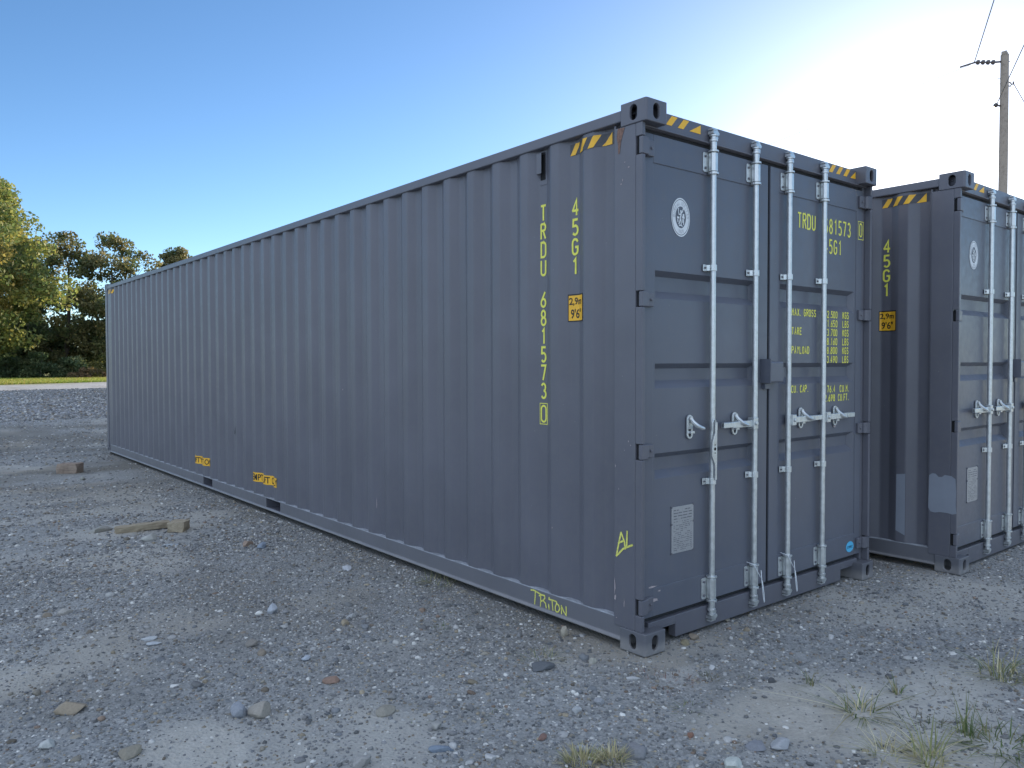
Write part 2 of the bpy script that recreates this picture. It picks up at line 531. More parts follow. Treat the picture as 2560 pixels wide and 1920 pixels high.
STONE_P = np.array([0.22, 0.20, 0.10, 0.12, 0.09, 0.12, 0.05, 0.035, 0.04, 0.025, 0.018, 0.02]); STONE_P /= STONE_P.sum()
def scatter(P, size, flat_, protos):
    """place one rock of size[i] at every P[i]"""
    n = len(P); allV = []; allF = []; allT = []; base = 0
    which = RNG.integers(0, len(protos), n)
    ang = RNG.uniform(0, 2 * np.pi, n); tilt = RNG.normal(0, 0.25, n); tax = RNG.uniform(0, 2 * np.pi, n)
    colr = STONE_COL[RNG.choice(len(STONE_COL), n, p=STONE_P)] * RNG.uniform(0.62, 1.25, (n, 1))
    el = RNG.uniform(0.65, 1.0, n)
    for k, (PV, PF) in enumerate(protos):
        idx = np.where(which == k)[0]
        if len(idx) == 0: continue
        v = PV[None] * np.stack([np.ones(len(idx)), el[idx], flat_[idx]], 1)[:, None, :] * size[idx][:, None, None]
        # tilt then spin
        ca, sa = np.cos(tilt[idx])[:, None], np.sin(tilt[idx])[:, None]
        x, y, z = v[..., 0], v[..., 1], v[..., 2]
        y, z = y * ca - z * sa, y * sa + z * ca
        cb, sb = np.cos(ang[idx])[:, None], np.sin(ang[idx])[:, None]
        x, y = x * cb - y * sb, x * sb + y * cb
        w = np.stack([x, y, z], -1) + P[idx][:, None, :]
        nv = len(PV)
        allV.append(w.reshape(-1, 3))
        allF.append((PF[None] + (base + np.arange(len(idx)) * nv)[:, None, None]).reshape(-1, 3))
        allT.append(np.repeat(colr[idx], nv, axis=0))
        base += nv * len(idx)
    return np.vstack(allV), np.vstack(allF), np.vstack(allT)

def in_view(x, y, margin=0.12):
    d = np.stack([x - CAM.x, y - CAM.y, np.full_like(x, -CAM.z)], 1)
    w = d @ np.array(Fw); u = d @ np.array(Rt) / w; v = d @ np.array(Dn) / w
    return (w > 0.5) & (np.abs(u) < 0.652 + margin) & (v < 0.489 + margin)
def sample(n, xr, yr, lo, hi, power, dens_bare):
    x = RNG.uniform(*xr, n); y = RNG.uniform(*yr, n)
    inside = (x > 0.02) & (x < 2.42) & (y > 0.1) & (y < 12.1)
    inside |= (x > 2.97) & (x < 5.36) & (y > -0.3) & (y < 11.8)
    keep = in_view(x, y) & ~inside
    b = bare(x, y); cl = vnoise(x, y, 2.0, 31)
    keep &= RNG.uniform(0, 1, n) < np.clip((1 - b * dens_bare) * (0.35 + 1.2 * cl), 0.02, 1)
    x = x[keep]; y = y[keep]
    s = lo + (hi - lo) * RNG.uniform(0, 1, len(x)) ** power
    fl = RNG.uniform(0.38, 0.8, len(x))
    P = np.stack([x, y, ground_z(x, y) + s * fl * RNG.uniform(-0.45, 0.4, len(x))], 1)
    return P, s, fl
P20 = [rock_proto(1, 100 + i) for i in range(14)]
P80 = [rock_proto(2, 200 + i) for i in range(10)]
parts = []
parts.append(scatter(*sample(150000, (-3.4, 4.6), (-1.8, 4.2), 0.0035, 0.011, 1.5, 0.85), P20))
parts.append(scatter(*sample(70000, (-3.4, 4.6), (-1.8, 4.5), 0.007, 0.019, 2.3, 0.97), P20))
parts.append(scatter(*sample(80000, (-3.5, 6.0), (3.6, 10.5), 0.007, 0.024, 2.2, 0.95), P20))
parts.append(scatter(*sample(26000, (-4, 3.0), (9.5, 24), 0.014, 0.035, 2.4, 0.95), P20))
parts.append(scatter(*sample(34000, (-4, 9.0), (22, 52), 0.03, 0.085, 2.2, 0.2), P20))
parts.append(scatter(*sample(3000, (-3.4, 4.6), (-1.8, 6.5), 0.016, 0.032, 2.8, 0.97), P80))
o = 0; GVs = []; GFs = []; GTs = []
for v, f, t in parts:
    GVs.append(v); GFs.append(f + o); GTs.append(t); o += len(v)
gr = np_mesh('gravel', np.vstack(GVs), np.vstack(GFs), np.vstack(GTs), M['stone'])
gr['kind'] = 'stuff'

# ------------------------------------------------------------------ single stones
def stone(x, y, w, d, h, rot, col, label, seed, name='stone', group=None, tilt=0.0, sink=0.3):
    V, F = rock_proto(4, 400 + seed, 0.04, 15)
    V = V * np.array([w / 2, d / 2, h / 2])
    t = np.tile(np.array(col), (len(V), 1)) * np.random.default_rng(seed).uniform(0.93, 1.05, (len(V), 1))
    o = np_mesh(name, V, F, t, M['stone'])
    o.location = (x, y, gz(x, y) + h * (0.5 - sink))
    o.rotation_euler = (tilt, 0, rot)
    return tag(o, label, 'stone', group)
G1 = 'larger stones lying on the gravel'
STONES = [
 (-0.508, 0.237, .16, .10, .05, -.5, (.13, .14, .15), 'flat dark slate slab lying in front of the near container corner'),
 (-0.577, -0.947, .10, .075, .06, .4, (.55, .58, .53), 'pale greenish white angular stone at the bottom edge of the photo'),
 (-0.293, -0.972, .125, .085, .05, -.4, (.40, .41, .42), 'flat light grey stone with a rusty brown side on the pale dirt'),
 (-0.370, -0.915, .11, .08, .035, -.8, (.24, .25, .27), 'low dark grey slab beside the flat light grey stone'),
 (-0.776, -0.648, .125, .12, .07, .1, (.25, .25, .255), 'round grey stone right of the big dry grass tuft'),
 (-0.570, -0.226, .07, .06, .045, .5, (.36, .37, .38), 'mid grey lump among gravel below the reddish dead plant'),
 (-0.695, -0.215, .07, .05, .04, .2, (.47, .48, .48), 'light squarish stone left of the mid grey lump'),
 (-0.923, -0.492, .05, .06, .05, .8, (.45, .46, .47), 'small pale stone beside the left foot of the dry grass tuft'),
 (-0.980, -0.310, .055, .045, .035, .3, (.25, .15, .12), 'small reddish brown stone left of the dry grass tuft'),
 (-0.494, -0.683, .045, .035, .03, .3, (.30, .16, .11), 'rusty red pebble on bare dirt between tuft and slabs'),
 (0.167, -0.299, .05, .04, .03, .1, (.58, .58, .57), 'bright white pebble in front of the doors'),
 (-0.250, -0.141, .10, .03, .025, -.5, (.50, .50, .49), 'long thin white stone beside the reddish dead plant'),
 (-0.255, 0.127, .05, .045, .05, .3, (.44, .42, .36), 'cream pebble under the near corner of the container'),
 (-0.078, 0.528, .07, .06, .08, .3, (.42, .38, .30), 'upright tan stone by the bottom rail near the corner'),
 (0.442, 0.028, .10, .07, .05, -.3, (.30, .25, .19), 'brown stone under the sill cut-out of the near container'),
 (0.331, 0.004, .07, .06, .05, .4, (.29, .25, .16), 'yellowish brown stone beside the near corner casting'),
 (0.883, -0.944, .07, .05, .04, .4, (.33, .31, .27), 'buff stone on pale dirt left of the right-hand grass'),
 (-2.434, 1.198, .18, .10, .07, -.6, (.35, .29, .21), 'tan sandstone lump at the lower left of the photo'),
 (-1.870, 0.690, .09, .10, .09, .4, (.31, .33, .36), 'upright blue-grey stone, left one of a touching pair'),
 (-1.800, 0.635, .13, .10, .085, -.3, (.36, .33, .28), 'angular buff-capped stone, right one of a touching pair'),
 (-1.508, 1.491, .09, .06, .06, .2, (.27, .25, .22), 'brown-grey blocky stone in mid gravel'),
 (-1.371, 1.114, .075, .055, .04, .3, (.45, .49, .54), 'pale bluish stone in mid gravel'),
 (-1.386, 0.772, .11, .07, .05, -.5, (.30, .20, .15), 'reddish brown brick-like stone in mid gravel'),
 (-0.395, 2.559, .08, .08, .06, .2, (.54, .55, .57), 'rounded whitish cobble out on the gravel by the long side'),
 (-1.214, 1.956, .09, .08, .09, .9, (.45, .48, .52), 'bluish white cobble standing tall in mid gravel'),
 (-0.956, 1.478, .08, .06, .05, .3, (.36, .30, .21), 'tan block-shaped stone in front of a light grey one'),
 (-0.875, 1.561, .08, .06, .05, .1, (.46, .46, .45), 'light grey stone behind a tan block-shaped one'),
 (-2.335, 0.592, .11, .09, .06, .3, (.31, .28, .22), 'rounded brown stone at the bottom left on pale dirt'),
 (-1.921, 1.949, .11, .07, .03, .2, (.52, .54, .54), 'flat white flake, upper one of two in left gravel'),
 (-1.926, 1.835, .09, .06, .03, -.3, (.50, .53, .55), 'flat white flake, lower one of two in left gravel'),
 (-2.573, 0.877, .08, .06, .05, .6, (.55, .56, .53), 'white pointed stone near the bottom left corner'),
 (-1.259, -0.320, .055, .055, .045, .2, (.56, .55, .53), 'white rounded pebble at the bottom centre edge'),
 (-1.659, -0.032, .10, .09, .06, .5, (.36, .35, .33), 'big rounded beige-grey stone at the bottom edge left of centre'),
 (-1.271, 0.041, .06, .055, .05, .2, (.40, .39, .36), 'upright light stone pair member in bottom centre gravel'),
 (-1.359, -0.135, .12, .06, .035, -.7, (.22, .27, .33), 'long flat slate-blue stone at bottom centre'),
 (-1.363, 0.304, .11, .08, .05, .3, (.31, .29, .24), 'olive-brown flat stone in bottom centre gravel'),
 (-2.198, 2.796, .10, .07, .07, .2, (.42, .40, .36), 'pale stone at the right rim of the small dug hole'),
 (-2.284, 2.850, .09, .06, .07, .5, (.34, .29, .22), 'tan stone inside the small dug hole'),
 (-0.654, 3.850, .13, .09, .08, .2, (.35, .26, .20), 'orange-brown rock, left of two touching near the long side'),
 (-0.590, 3.700, .12, .10, .07, .6, (.28, .33, .40), 'blue-grey rock, right of two touching near the long side'),
 (-1.244, 4.613, .16, .12, .09, .3, (.50, .50, .46), 'white angular block below the weathered board'),
 (-0.971, 8.939, .11, .09, .07, .1, (.33, .33, .29), 'rounded pebble in front of the reddish timber block'),
 (-1.159, 4.280, .18, .07, .025, -.3, (.42, .46, .49), 'thin pale flat flake below the white angular block'),
]
for i, s in enumerate(STONES):
    x, y, w, d, h, rot, col, lab = s
    stone(x, y, w * 0.92, d * 0.92, h, rot, col, lab, i, group=G1)
# flat slab left of the board
stone(-1.49, 5.265, .30, .13, .09, .62, (.36, .35, .31), 'long flat pale slab left of the weathered board', 77, sink=.35)

# ------------------------------------------------------------------ timbers
def timber(name, label, w, d, h, loc, rot, m, seed, tilt=0.0):
    r = random.Random(seed)
    bm = bmesh.new()
    bmesh.ops.create_grid(bm, x_segments=1, y_segments=1, size=0.5)
    bm.free()
    b = MB()
    nseg = 9
    vs = []; fs = []
    prof = [(-d / 2, 0), (-d / 2, h * .5), (-d / 2, h), (0, h), (d / 2, h), (d / 2, h * .5), (d / 2, 0), (0, 0)]
    for i in range(nseg + 1):
        x = -w / 2 + w * i / nseg
        for (py, pz) in prof:
            vs.append((x + (r.uniform(-.02, .02) if i in (0, nseg) else 0), py + r.uniform(-.005, .005), pz + r.uniform(-.005, .005)))
    k = len(prof)
    for i in range(nseg):
        for j in range(k):
            fs.append((i * k + j, i * k + (j + 1) % k, (i + 1) * k + (j + 1) % k, (i + 1) * k + j))
    fs += [tuple(range(k))[::-1], tuple(range(nseg * k, nseg * k + k))]
    b.add(vs, fs)
    o = b.build(name, m, None, bevel=0.006)
    o.location = loc; o.rotation_euler = (0, tilt, rot)
    return tag(o, label, 'timber', 'timber offcuts on the ground')
tb_ = timber('timber_block', 'short reddish square timber block with a white tag, far left on the dirt', 0.26, .20, .14, (-0.96, 9.88, gz(-.96, 9.88)), .50 + math.pi / 2 + 0.45, M['wood_red'], 3)
tg = MB(); tg.box(.1505 - .020, .1545 - .020, -.045, .05, .065, .095)
tg.build('paper_tag', M['pale'], tb_)
timber('timber_board', 'long weathered broken board lying flat beside a wood block', .46, .09, .062, (-1.185, 5.075, gz(-1.195, 5.075)), -0.12, M['wood'], 5, tilt=-.03)
timber('wood_block', 'pale square wood block with cracked top at the end of the board', .165, .14, .085, (-0.925, 4.86, gz(-.915, 4.86)), 0.92, M['wood'], 8)

# ------------------------------------------------------------------ grass tufts
def blades(n, spread, hmin, hmax, lean, wid, cols, seed):
    r = np.random.default_rng(seed)
    V = []; F = []; T = []
    for i in range(n):
        a = r.uniform(0, 2 * np.pi); rr = spread * np.sqrt(r.uniform())
        bx, by = rr * np.cos(a), rr * np.sin(a)
        la = a + r.normal(0, .7); h = r.uniform(hmin, hmax); l = h * abs(r.normal(lean, lean * .45))
        dirx, diry = np.cos(la), np.sin(la); px, py = -diry, dirx
        w = wid * r.uniform(.6, 1.3); c = np.array(cols[r.integers(len(cols))]) * r.uniform(.75, 1.25)
        b = len(V); S = 4
        hh = np.sqrt(max(h * h - min(l, h * .95) ** 2, (h * .2) ** 2))
        for k in range(S + 1):
            t = k / S
            cx = bx + dirx * l * t ** 1.7; cy = by + diry * l * t ** 1.7; cz = -0.01 + hh * (t - 0.18 * t * t * lean * 2)
            ww = w * (1 - t) ** .7 * .5 + .0003
            V.append((cx + px * ww, cy + py * ww, cz)); V.append((cx - px * ww, cy - py * ww, cz))
            T.append(c); T.append(c)
        for k in range(S):
            F.append((b + 2 * k, b + 2 * k + 1, b + 2 * k + 3, b + 2 * k + 2))
    return np.array(V), np.array(F), np.array(T)
DRY = [(.56, .49, .27), (.46, .40, .22), (.66, .60, .40), (.26, .28, .11)]
GRN = [(.09, .15, .04), (.13, .19, .06), (.20, .22, .09), (.30, .27, .14)]
MIX = DRY + GRN
RED = [(.22, .11, .09), (.28, .16, .12), (.15, .09, .07)]
DRK = [(.08, .10, .05), (.12, .13, .07), (.17, .14, .09)]
TUFTS = [
 (-0.985, -0.545, 210, .062, .05, .125, .65, .005, DRY, 'grass_tuft', 'large dry straw-coloured grass tuft on gravel, upper half of the bottom clump'),
 (-0.885, -0.610, 150, .050, .05, .125, .65, .005, DRY, 'grass_tuft', 'pale dry grass tuft joined to the lower right of the large one'),
 (-0.300, -0.524, 50, .06, .03, .09, .9, .003, GRN, 'grass_tuft', 'small bright green flat grass tuft left of the pale dirt'),
 (0.052, -0.371, 70, .045, .03, .07, .6, .003, DRK, 'grass_tuft', 'compact dark grass clump right of the reddish dead plant'),
 (0.189, -0.484, 40, .04, .02, .05, .8, .003, DRK, 'grass_tuft', 'tiny dull grass clump further right of the compact dark one'),
 (-0.145, -0.245, 700, .17, .02, .07, 1.2, .004, RED, 'dead_plant', 'reddish brown dead matted plant in front of the near corner'),
 (-0.426, 0.348, 90, .09, .05, .12, .9, .003, MIX, 'grass_tuft', 'grey-green tuft with a white straw by the flat dark slab'),
 (-0.725, 0.094, 22, .05, .03, .07, .9, .003, GRN, 'grass_tuft', 'sparse green sprout on gravel left of the near corner'),
 (0.387, -0.717, 18, .03, .08, .16, .5, .004, GRN, 'weed', 'small upright weed sprout on the left of the pale dirt'),
 (0.249, -1.018, 70, .06, .10, .30, 1.0, .005, MIX, 'weed', 'sprawling long-stemmed weed in the middle of the pale dirt'),
 (0.581, -1.028, 22, .02, .08, .18, .6, .006, MIX, 'weed', 'small v-shaped weed with broad blades on the pale dirt'),
 (-0.046, -1.270, 50, .06, .08, .24, .85, .004, DRY, 'weed', 'spindly dry reddish weed at the lower right'),
 (0.028, -1.409, 90, .06, .10, .32, .85, .005, DRY, 'weed', 'tall pale dry weed at the bottom edge of the dirt'),
 (0.387, -1.405, 26, .04, .10, .26, .35, .005, GRN, 'weed', 'thin upright green blades at the lower right'),
 (0.386, -1.528, 110, .12, .08, .24, 1.1, .005, GRN, 'weed', 'spreading flat green weed at the lower right edge'),
 (0.300, -1.290, 90, .14, .03, .12, 1.2, .004, DRK, 'weed', 'low dark creeping weed joining the weeds at lower right'),
 (1.189, -1.250, 90, .09, .08, .32, .75, .005, MIX, 'grass_tuft', 'tall green tuft near the right edge of the photo'),
 (1.230, -1.345, 70, .09, .05, .16, 1.1, .005, DRY, 'grass_tuft', 'low straw-brown tuft at the right edge of the photo'),
 (0.813, -1.169, 45, .09, .03, .09, .9, .003, DRK, 'grass_tuft', 'faint low dark tuft between pale dirt and right edge'),
 (0.747, -1.353, 50, .07, .02, .07, .9, .004, DRK, 'grass_tuft', 'small dark weed patch below the faint low tuft'),
 (0.330, -1.160, 60, .12, .02, .08, 1.2, .004, DRK, 'weed', 'low brownish runner of weed on the pale dirt'),
 (-0.030, 1.870, 110, .13, .06, .20, .8, .004, MIX, 'grass_tuft', 'dry grass growing out under the long bottom rail'),
 (-0.560, 1.060, 40, .04, .03, .08, .7, .003, GRN, 'grass_tuft', 'small green tuft alone on the gravel by the long side'),
 (-0.990, -0.030, 34, .05, .02, .06, .9, .003, GRN, 'grass_tuft', 'tiny green tuft in bottom centre gravel'),
 (-1.290, 0.130, 24, .05, .02, .06, .9, .003, GRN, 'grass_tuft', 'tiny green sprig left of the bottom centre tuft'),
]
def mtuft(i, t):
    x, y, n, sp, h0, h1, lean, wd, cols, name, lab = t
    V, F, T = blades(n, sp, h0 * .85, h1 * .8, lean, wd, cols, 900 + i)
    o = np_mesh(name, V, F, T, M['blade'])
    o.location = (x, y, gz(x, y))
    tag(o, lab, 'weed' if name != 'grass_tuft' else 'grass tuft', 'weeds and grass tufts on the gravel')
for i, t in enumerate(TUFTS): mtuft(i, t)

# ------------------------------------------------------------------ stroke lettering
def arc(cx, cy, rx, ry, a0, a1, n=7):
    return [(cx + rx * math.cos(math.radians(a0 + (a1 - a0) * k / n)), cy + ry * math.sin(math.radians(a0 + (a1 - a0) * k / n))) for k in range(n + 1)]
O_ = arc(.5, 1.6, .5, .4, 0, 180) + arc(.5, .4, .5, .4, 180, 360); O_ = O_ + [O_[0]]
FONT = {
 'T': [[(0, 2), (1, 2)], [(.5, 2), (.5, 0)]],
 'R': [[(0, 0), (0, 2)], [(0, 2), (.6, 2)] + arc(.6, 1.55, .4, .45, 90, -90) + [(0, 1.1)], [(.45, 1.1), (1, 0)]],
 'D': [[(0, 0), (0, 2), (.5, 2)] + arc(.5, 1.5, .5, .5, 90, 0) + arc(.5, .5, .5, .5, 0, -90) + [(0, 0)]],
 'U': [[(0, 2)] + arc(.5, .45, .5, .45, 180, 360) + [(1, 2)]],
 '6': [[(.85, 2), (.06, .82)], arc(.5, .55, .5, .55, 90, 450, 14)],
 '8': [arc(.5, 1.52, .42, .48, -90, 270, 14), arc(.5, .52, .5, .52, 90, 450, 14)],
 '1': [[(.25, 1.65), (.6, 2), (.6, 0)]],
 '5': [[(.95, 2), (.15, 2), (.1, 1.15)] + arc(.5, .6, .5, .6, 115, -140, 12)],
 '7': [[(0, 2), (1, 2), (.4, 0)]],
 '3': [arc(.5, 1.5, .45, .5, 150, -80, 9), arc(.5, .52, .5, .52, 85, -150, 10)],
 '0': [O_], 'O': [O_],
 '4': [[(.75, 0), (.75, 2), (0, .6)], [(0, .6), (1.05, .6)]],
 'G': [arc(.5, 1.5, .5, .5, 20, 180) + arc(.5, .5, .5, .5, 180, 360) + [(1, .95), (.55, .95)]],
 '2': [arc(.5, 1.5, .48, .5, 165, -20, 8) + [(0, 0), (1, 0)]],
 '9': [arc(.5, 1.45, .5, .55, -20, 340, 14), [(1, 1.45), (.9, .9), (.2, 0)]],
 '.': [[(.35, .0), (.35, .18)]], ',': [[(.4, .15), (.25, -.2)]],
 'M': [[(0, 0), (0, 2), (.5, .9), (1, 2), (1, 0)]],
 'A': [[(0, 0), (.5, 2), (1, 0)], [(.2, .65), (.8, .65)]],
 'X': [[(0, 0), (1, 2)], [(0, 2), (1, 0)]],
 'S': [arc(.5, 1.52, .48, .48, 20, 250, 8) + arc(.5, .5, .5, .52, 75, -160, 9)],
 'K': [[(0, 0), (0, 2)], [(1, 2), (0, .8)], [(.3, 1.15), (1, 0)]],
 'L': [[(0, 2), (0, 0), (1, 0)]],
 'B': [[(0, 0), (0, 2)], [(0, 2), (.55, 2)] + arc(.55, 1.53, .4, .47, 90, -90) + [(0, 1.06)], [(.55, 1.06)] + arc(.55, .53, .45, .53, 90, -90) + [(0, 0)]],
 'P': [[(0, 0), (0, 2)], [(0, 2), (.6, 2)] + arc(.6, 1.5, .4, .5, 90, -90) + [(0, 1.0)]],
 'Y': [[(0, 2), (.5, 1), (1, 2)], [(.5, 1), (.5, 0)]],
 'C': [arc(.5, 1.5, .5, .5, 25, 180) + arc(.5, .5, .5, .5, 180, 335)],
 'F': [[(1, 2), (0, 2), (0, 0)], [(0, 1.05), (.8, 1.05)]],
 'E': [[(1, 2), (0, 2), (0, 0), (1, 0)], [(0, 1.05), (.8, 1.05)]],
 'I': [[(.5, 0), (.5, 2)]], 'V': [[(0, 2), (.5, 0), (1, 2)]],
 '#': [[(-.45, -.3), (1.45, -.3), (1.45, 2.3), (-.45, 2.3), (-.45, -.3)]],
}
def ribbon(poly, w, closed=False):
    """polyline -> mitred strip (2-D verts, quads)"""
    P = [np.array(p, float) for p in poly]; n = len(P); vs = []
    for i in range(n):
        a = P[i] - P[i - 1] if i > 0 else (P[0] - P[-2] if closed else P[1] - P[0])
        b = P[i + 1] - P[i] if i < n - 1 else (P[1] - P[0] if closed else P[i] - P[i - 1])
        a = a / (np.linalg.norm(a) + 1e-9); b = b / (np.linalg.norm(b) + 1e-9)
        na = np.array([-a[1], a[0]]); nb = np.array([-b[1], b[0]])
        m = na + nb; L = np.linalg.norm(m); m = m / L if L > 1e-6 else na
        k = 1 / max(.45, m @ na)
        e = 0 if closed else (w * .15 if i in (0, n - 1) else 0)
        off = (-a if i == 0 else b) * e
        vs += [P[i] + m * w / 2 * k + off, P[i] - m * w / 2 * k + off]
    return vs, [(2 * i, 2 * i + 1, 2 * i + 3, 2 * i + 2) for i in range(n - 1)]
class Ink:
    """lettering gathered in a plane; place(a, b, lift) maps plane coords to space"""
    def __init__(s, place): s.place = place; s.v = []; s.f = []; s.k = 0
    def stroke(s, poly, w):
        closed = len(poly) > 3 and abs(poly[0][0] - poly[-1][0]) + abs(poly[0][1] - poly[-1][1]) < 1e-6
        vs, fs = ribbon(poly, w, closed); b = len(s.v)
        lift = 0.0012 + 0.0003 * (s.k % 5); s.k += 1
        s.v += [s.place(p[0], p[1], lift) for p in vs]; s.f += [tuple(b + i for i in f) for f in fs]
    def char(s, ch, x, z, w, h, sw):
        x += sw / 2; z += sw / 2; w -= sw; h -= sw
        for st in FONT[ch]: s.stroke([(x + a * w, z + b * h / 2) for a, b in st], sw)
    def text(s, t, x, z, w, h, pitch, sw):
        for ch in t:
            if ch != ' ': s.char(ch, x, z, w, h, sw)
            x += pitch * (.55 if ch in '.,' else 1)
        return x
    def build(s, name, m, parent): return flat(name, s.v, s.f, m, parent)

def font_mesh(txt):
    cu = bpy.data.curves.new('txt', 'FONT'); cu.body = txt; cu.size = 1.0; cu.resolution_u = 3; cu.offset = 0.018
    o = bpy.data.objects.new('txt', cu); COL.objects.link(o)
    dg = bpy.context.evaluated_depsgraph_get()
    me = bpy.data.meshes.new_from_object(o.evaluated_get(dg))
    V = np.array([v.co[:2] for v in me.vertices]); F = [tuple(p.vertices) for p in me.polygons]
    bpy.data.objects.remove(o); bpy.data.curves.remove(cu); bpy.data.meshes.remove(me)
    return V, F
def fit_text(txt, x0, x1, z0, z1):
    V, F = font_mesh(txt); lo = V.min(0); hi = V.max(0)
    return [((p[0] - lo[0]) / (hi[0] - lo[0]) * (x1 - x0) + x0, (p[1] - lo[1]) / (hi[1] - lo[1]) * (z1 - z0) + z0) for p in V], F

# ------------------------------------------------------------------ container geometry
L, W, H = 12.192, 2.438, 2.896
XO, XI = 0.014, 0.050                   # outer face and trough of the corrugated side
PITCH = 0.278; T0 = 0.261               # first trough
PROF = [(0.236, XO)]; 
y = T0 - 0.0
PROF = [(0.200, XI)]
FOLDS = []
k = 0
while T0 + k * PITCH + 0.07 < L - 0.20:
    a = T0 + k * PITCH
    seg = [(a, XI), (a + 0.070, XI), (a + 0.138, XO), (a + 0.210, XO)]
    for s in seg:
        if s[0] < L - 0.12: PROF.append(s)
    k += 1
PROF.append((L - 0.11, XO))
PY = np.array([p[0] for p in PROF]); PX = np.array([p[1] for p in PROF])
def side_x(y): return float(np.interp(y, PY, PX))

def conform(name, V, F, m, parent, lift, place=None):
    """decal given in (y, z) on the left side; cut at the folds and pressed into the corrugation"""
    bm = bmesh.new()
    vs = [bm.verts.new((0, p[0], p[1])) for p in V]
    for f in F:
        try: bm.faces.new([vs[i] for i in f])
        except ValueError: pass
    ys = [p[0] for p in V]
    for fy in PY:
        if min(ys) < fy < max(ys):
            bmesh.ops.bisect_plane(bm, geom=bm.verts[:] + bm.edges[:] + bm.faces[:], plane_co=(0, fy, 0), plane_no=(0, 1, 0))
    for v in bm.verts: v.co.x = side_x(v.co.y) - lift - .0008
    me = bpy.data.meshes.new(name); bm.to_mesh(me); bm.free(); me.materials.append(m)
    return link(bpy.data.objects.new(name, me), parent)
def quad(y0, y1, z0, z1): return [(y0, z0), (y1, z0), (y1, z1), (y0, z1)], [(0, 1, 2, 3)]

def casting_mesh():
    """hollow ISO corner casting with oval holes: x 0..0.162, y 0..0.178, z 0..0.118"""
    bm = bmesh.new()
    bmesh.ops.create_cube(bm, size=1)
    for v in bm.verts:
        v.co = ((v.co.x + .5) * .162, (v.co.y + .5) * .178, (v.co.z + .5) * .118)
    ed = [e for e in bm.edges if abs(e.verts[0].co.z - e.verts[1].co.z) > .05 and e.verts[0].co.x < .01 and e.verts[0].co.y < .01]
    bmesh.ops.bevel(bm, geom=ed, offset=.014, segments=4, affect='EDGES', profile=.5)
    me = bpy.data.meshes.new('casting'); bm.to_mesh(me); bm.free()
    base = bpy.data.objects.new('casting', me); COL.objects.link(base)
    cut = []
    def stad(w, h, n=10):
        r = w / 2; s = h / 2 - r
        return [(r * math.cos(math.pi * k / n), s + r * math.sin(math.pi * k / n)) for k in range(n + 1)] + \
               [(-r * math.cos(math.pi * k / n), -s - r * math.sin(math.pi * k / n)) for k in range(n + 1)]
    a = MB(); a.prism([(.089 + p, .060 + q) for p, q in stad(.050, .080)], -.05, .06, 'x'); cut.append(a)
    a = MB(); a.prism([(.081 + p, .060 + q) for p, q in stad(.050, .080)], -.05, .06, 'y'); cut.append(a)
    a = MB(); a.box(.018, .144, .018, .160, .016, .104); cut.append(a)
    for a in cut:
        c = a.build('cutter', M['dark'])
        mo = base.modifiers.new('cut', 'BOOLEAN'); mo.operation = 'DIFFERENCE'; mo.object = c; mo.solver = 'EXACT'
        dg = bpy.context.evaluated_depsgraph_get(); dg.update()
        nm = bpy.data.meshes.new_from_object(base.evaluated_get(dg))
        base.modifiers.clear(); base.data = nm
        bpy.data.objects.remove(c)
    out = base.data; bpy.data.objects.remove(base)
    bm = bmesh.new(); bm.from_mesh(out); bmesh.ops.recalc_face_normals(bm, faces=bm.faces); bm.to_mesh(out); bm.free()
    out.materials.clear(); out.materials.append(M['cast_paint'])
    return out
CAST = casting_mesh()
CAST_TOP = CAST.copy(); CAST_TOP.materials.clear(); CAST_TOP.materials.append(M['paint'])

# apparent position on the door plane (y = 0) -> true position at depth d (surveyed from the near corner)
def DX(xa, d): return xa + d * (xa + 3.082) / 2.7095
def DZ(za, d): return 1.5356 + (za - 1.5356) * (1 + d / 2.7095)
RODX = (0.622, 1.037, 1.401, 1.818)
YD = 0.074            # door face
ROD_Y = 0.047
HINGE_Z = [(2.613, 2.708), (1.825, 1.909), (1.025, 1.109), (0.204, 0.290)]

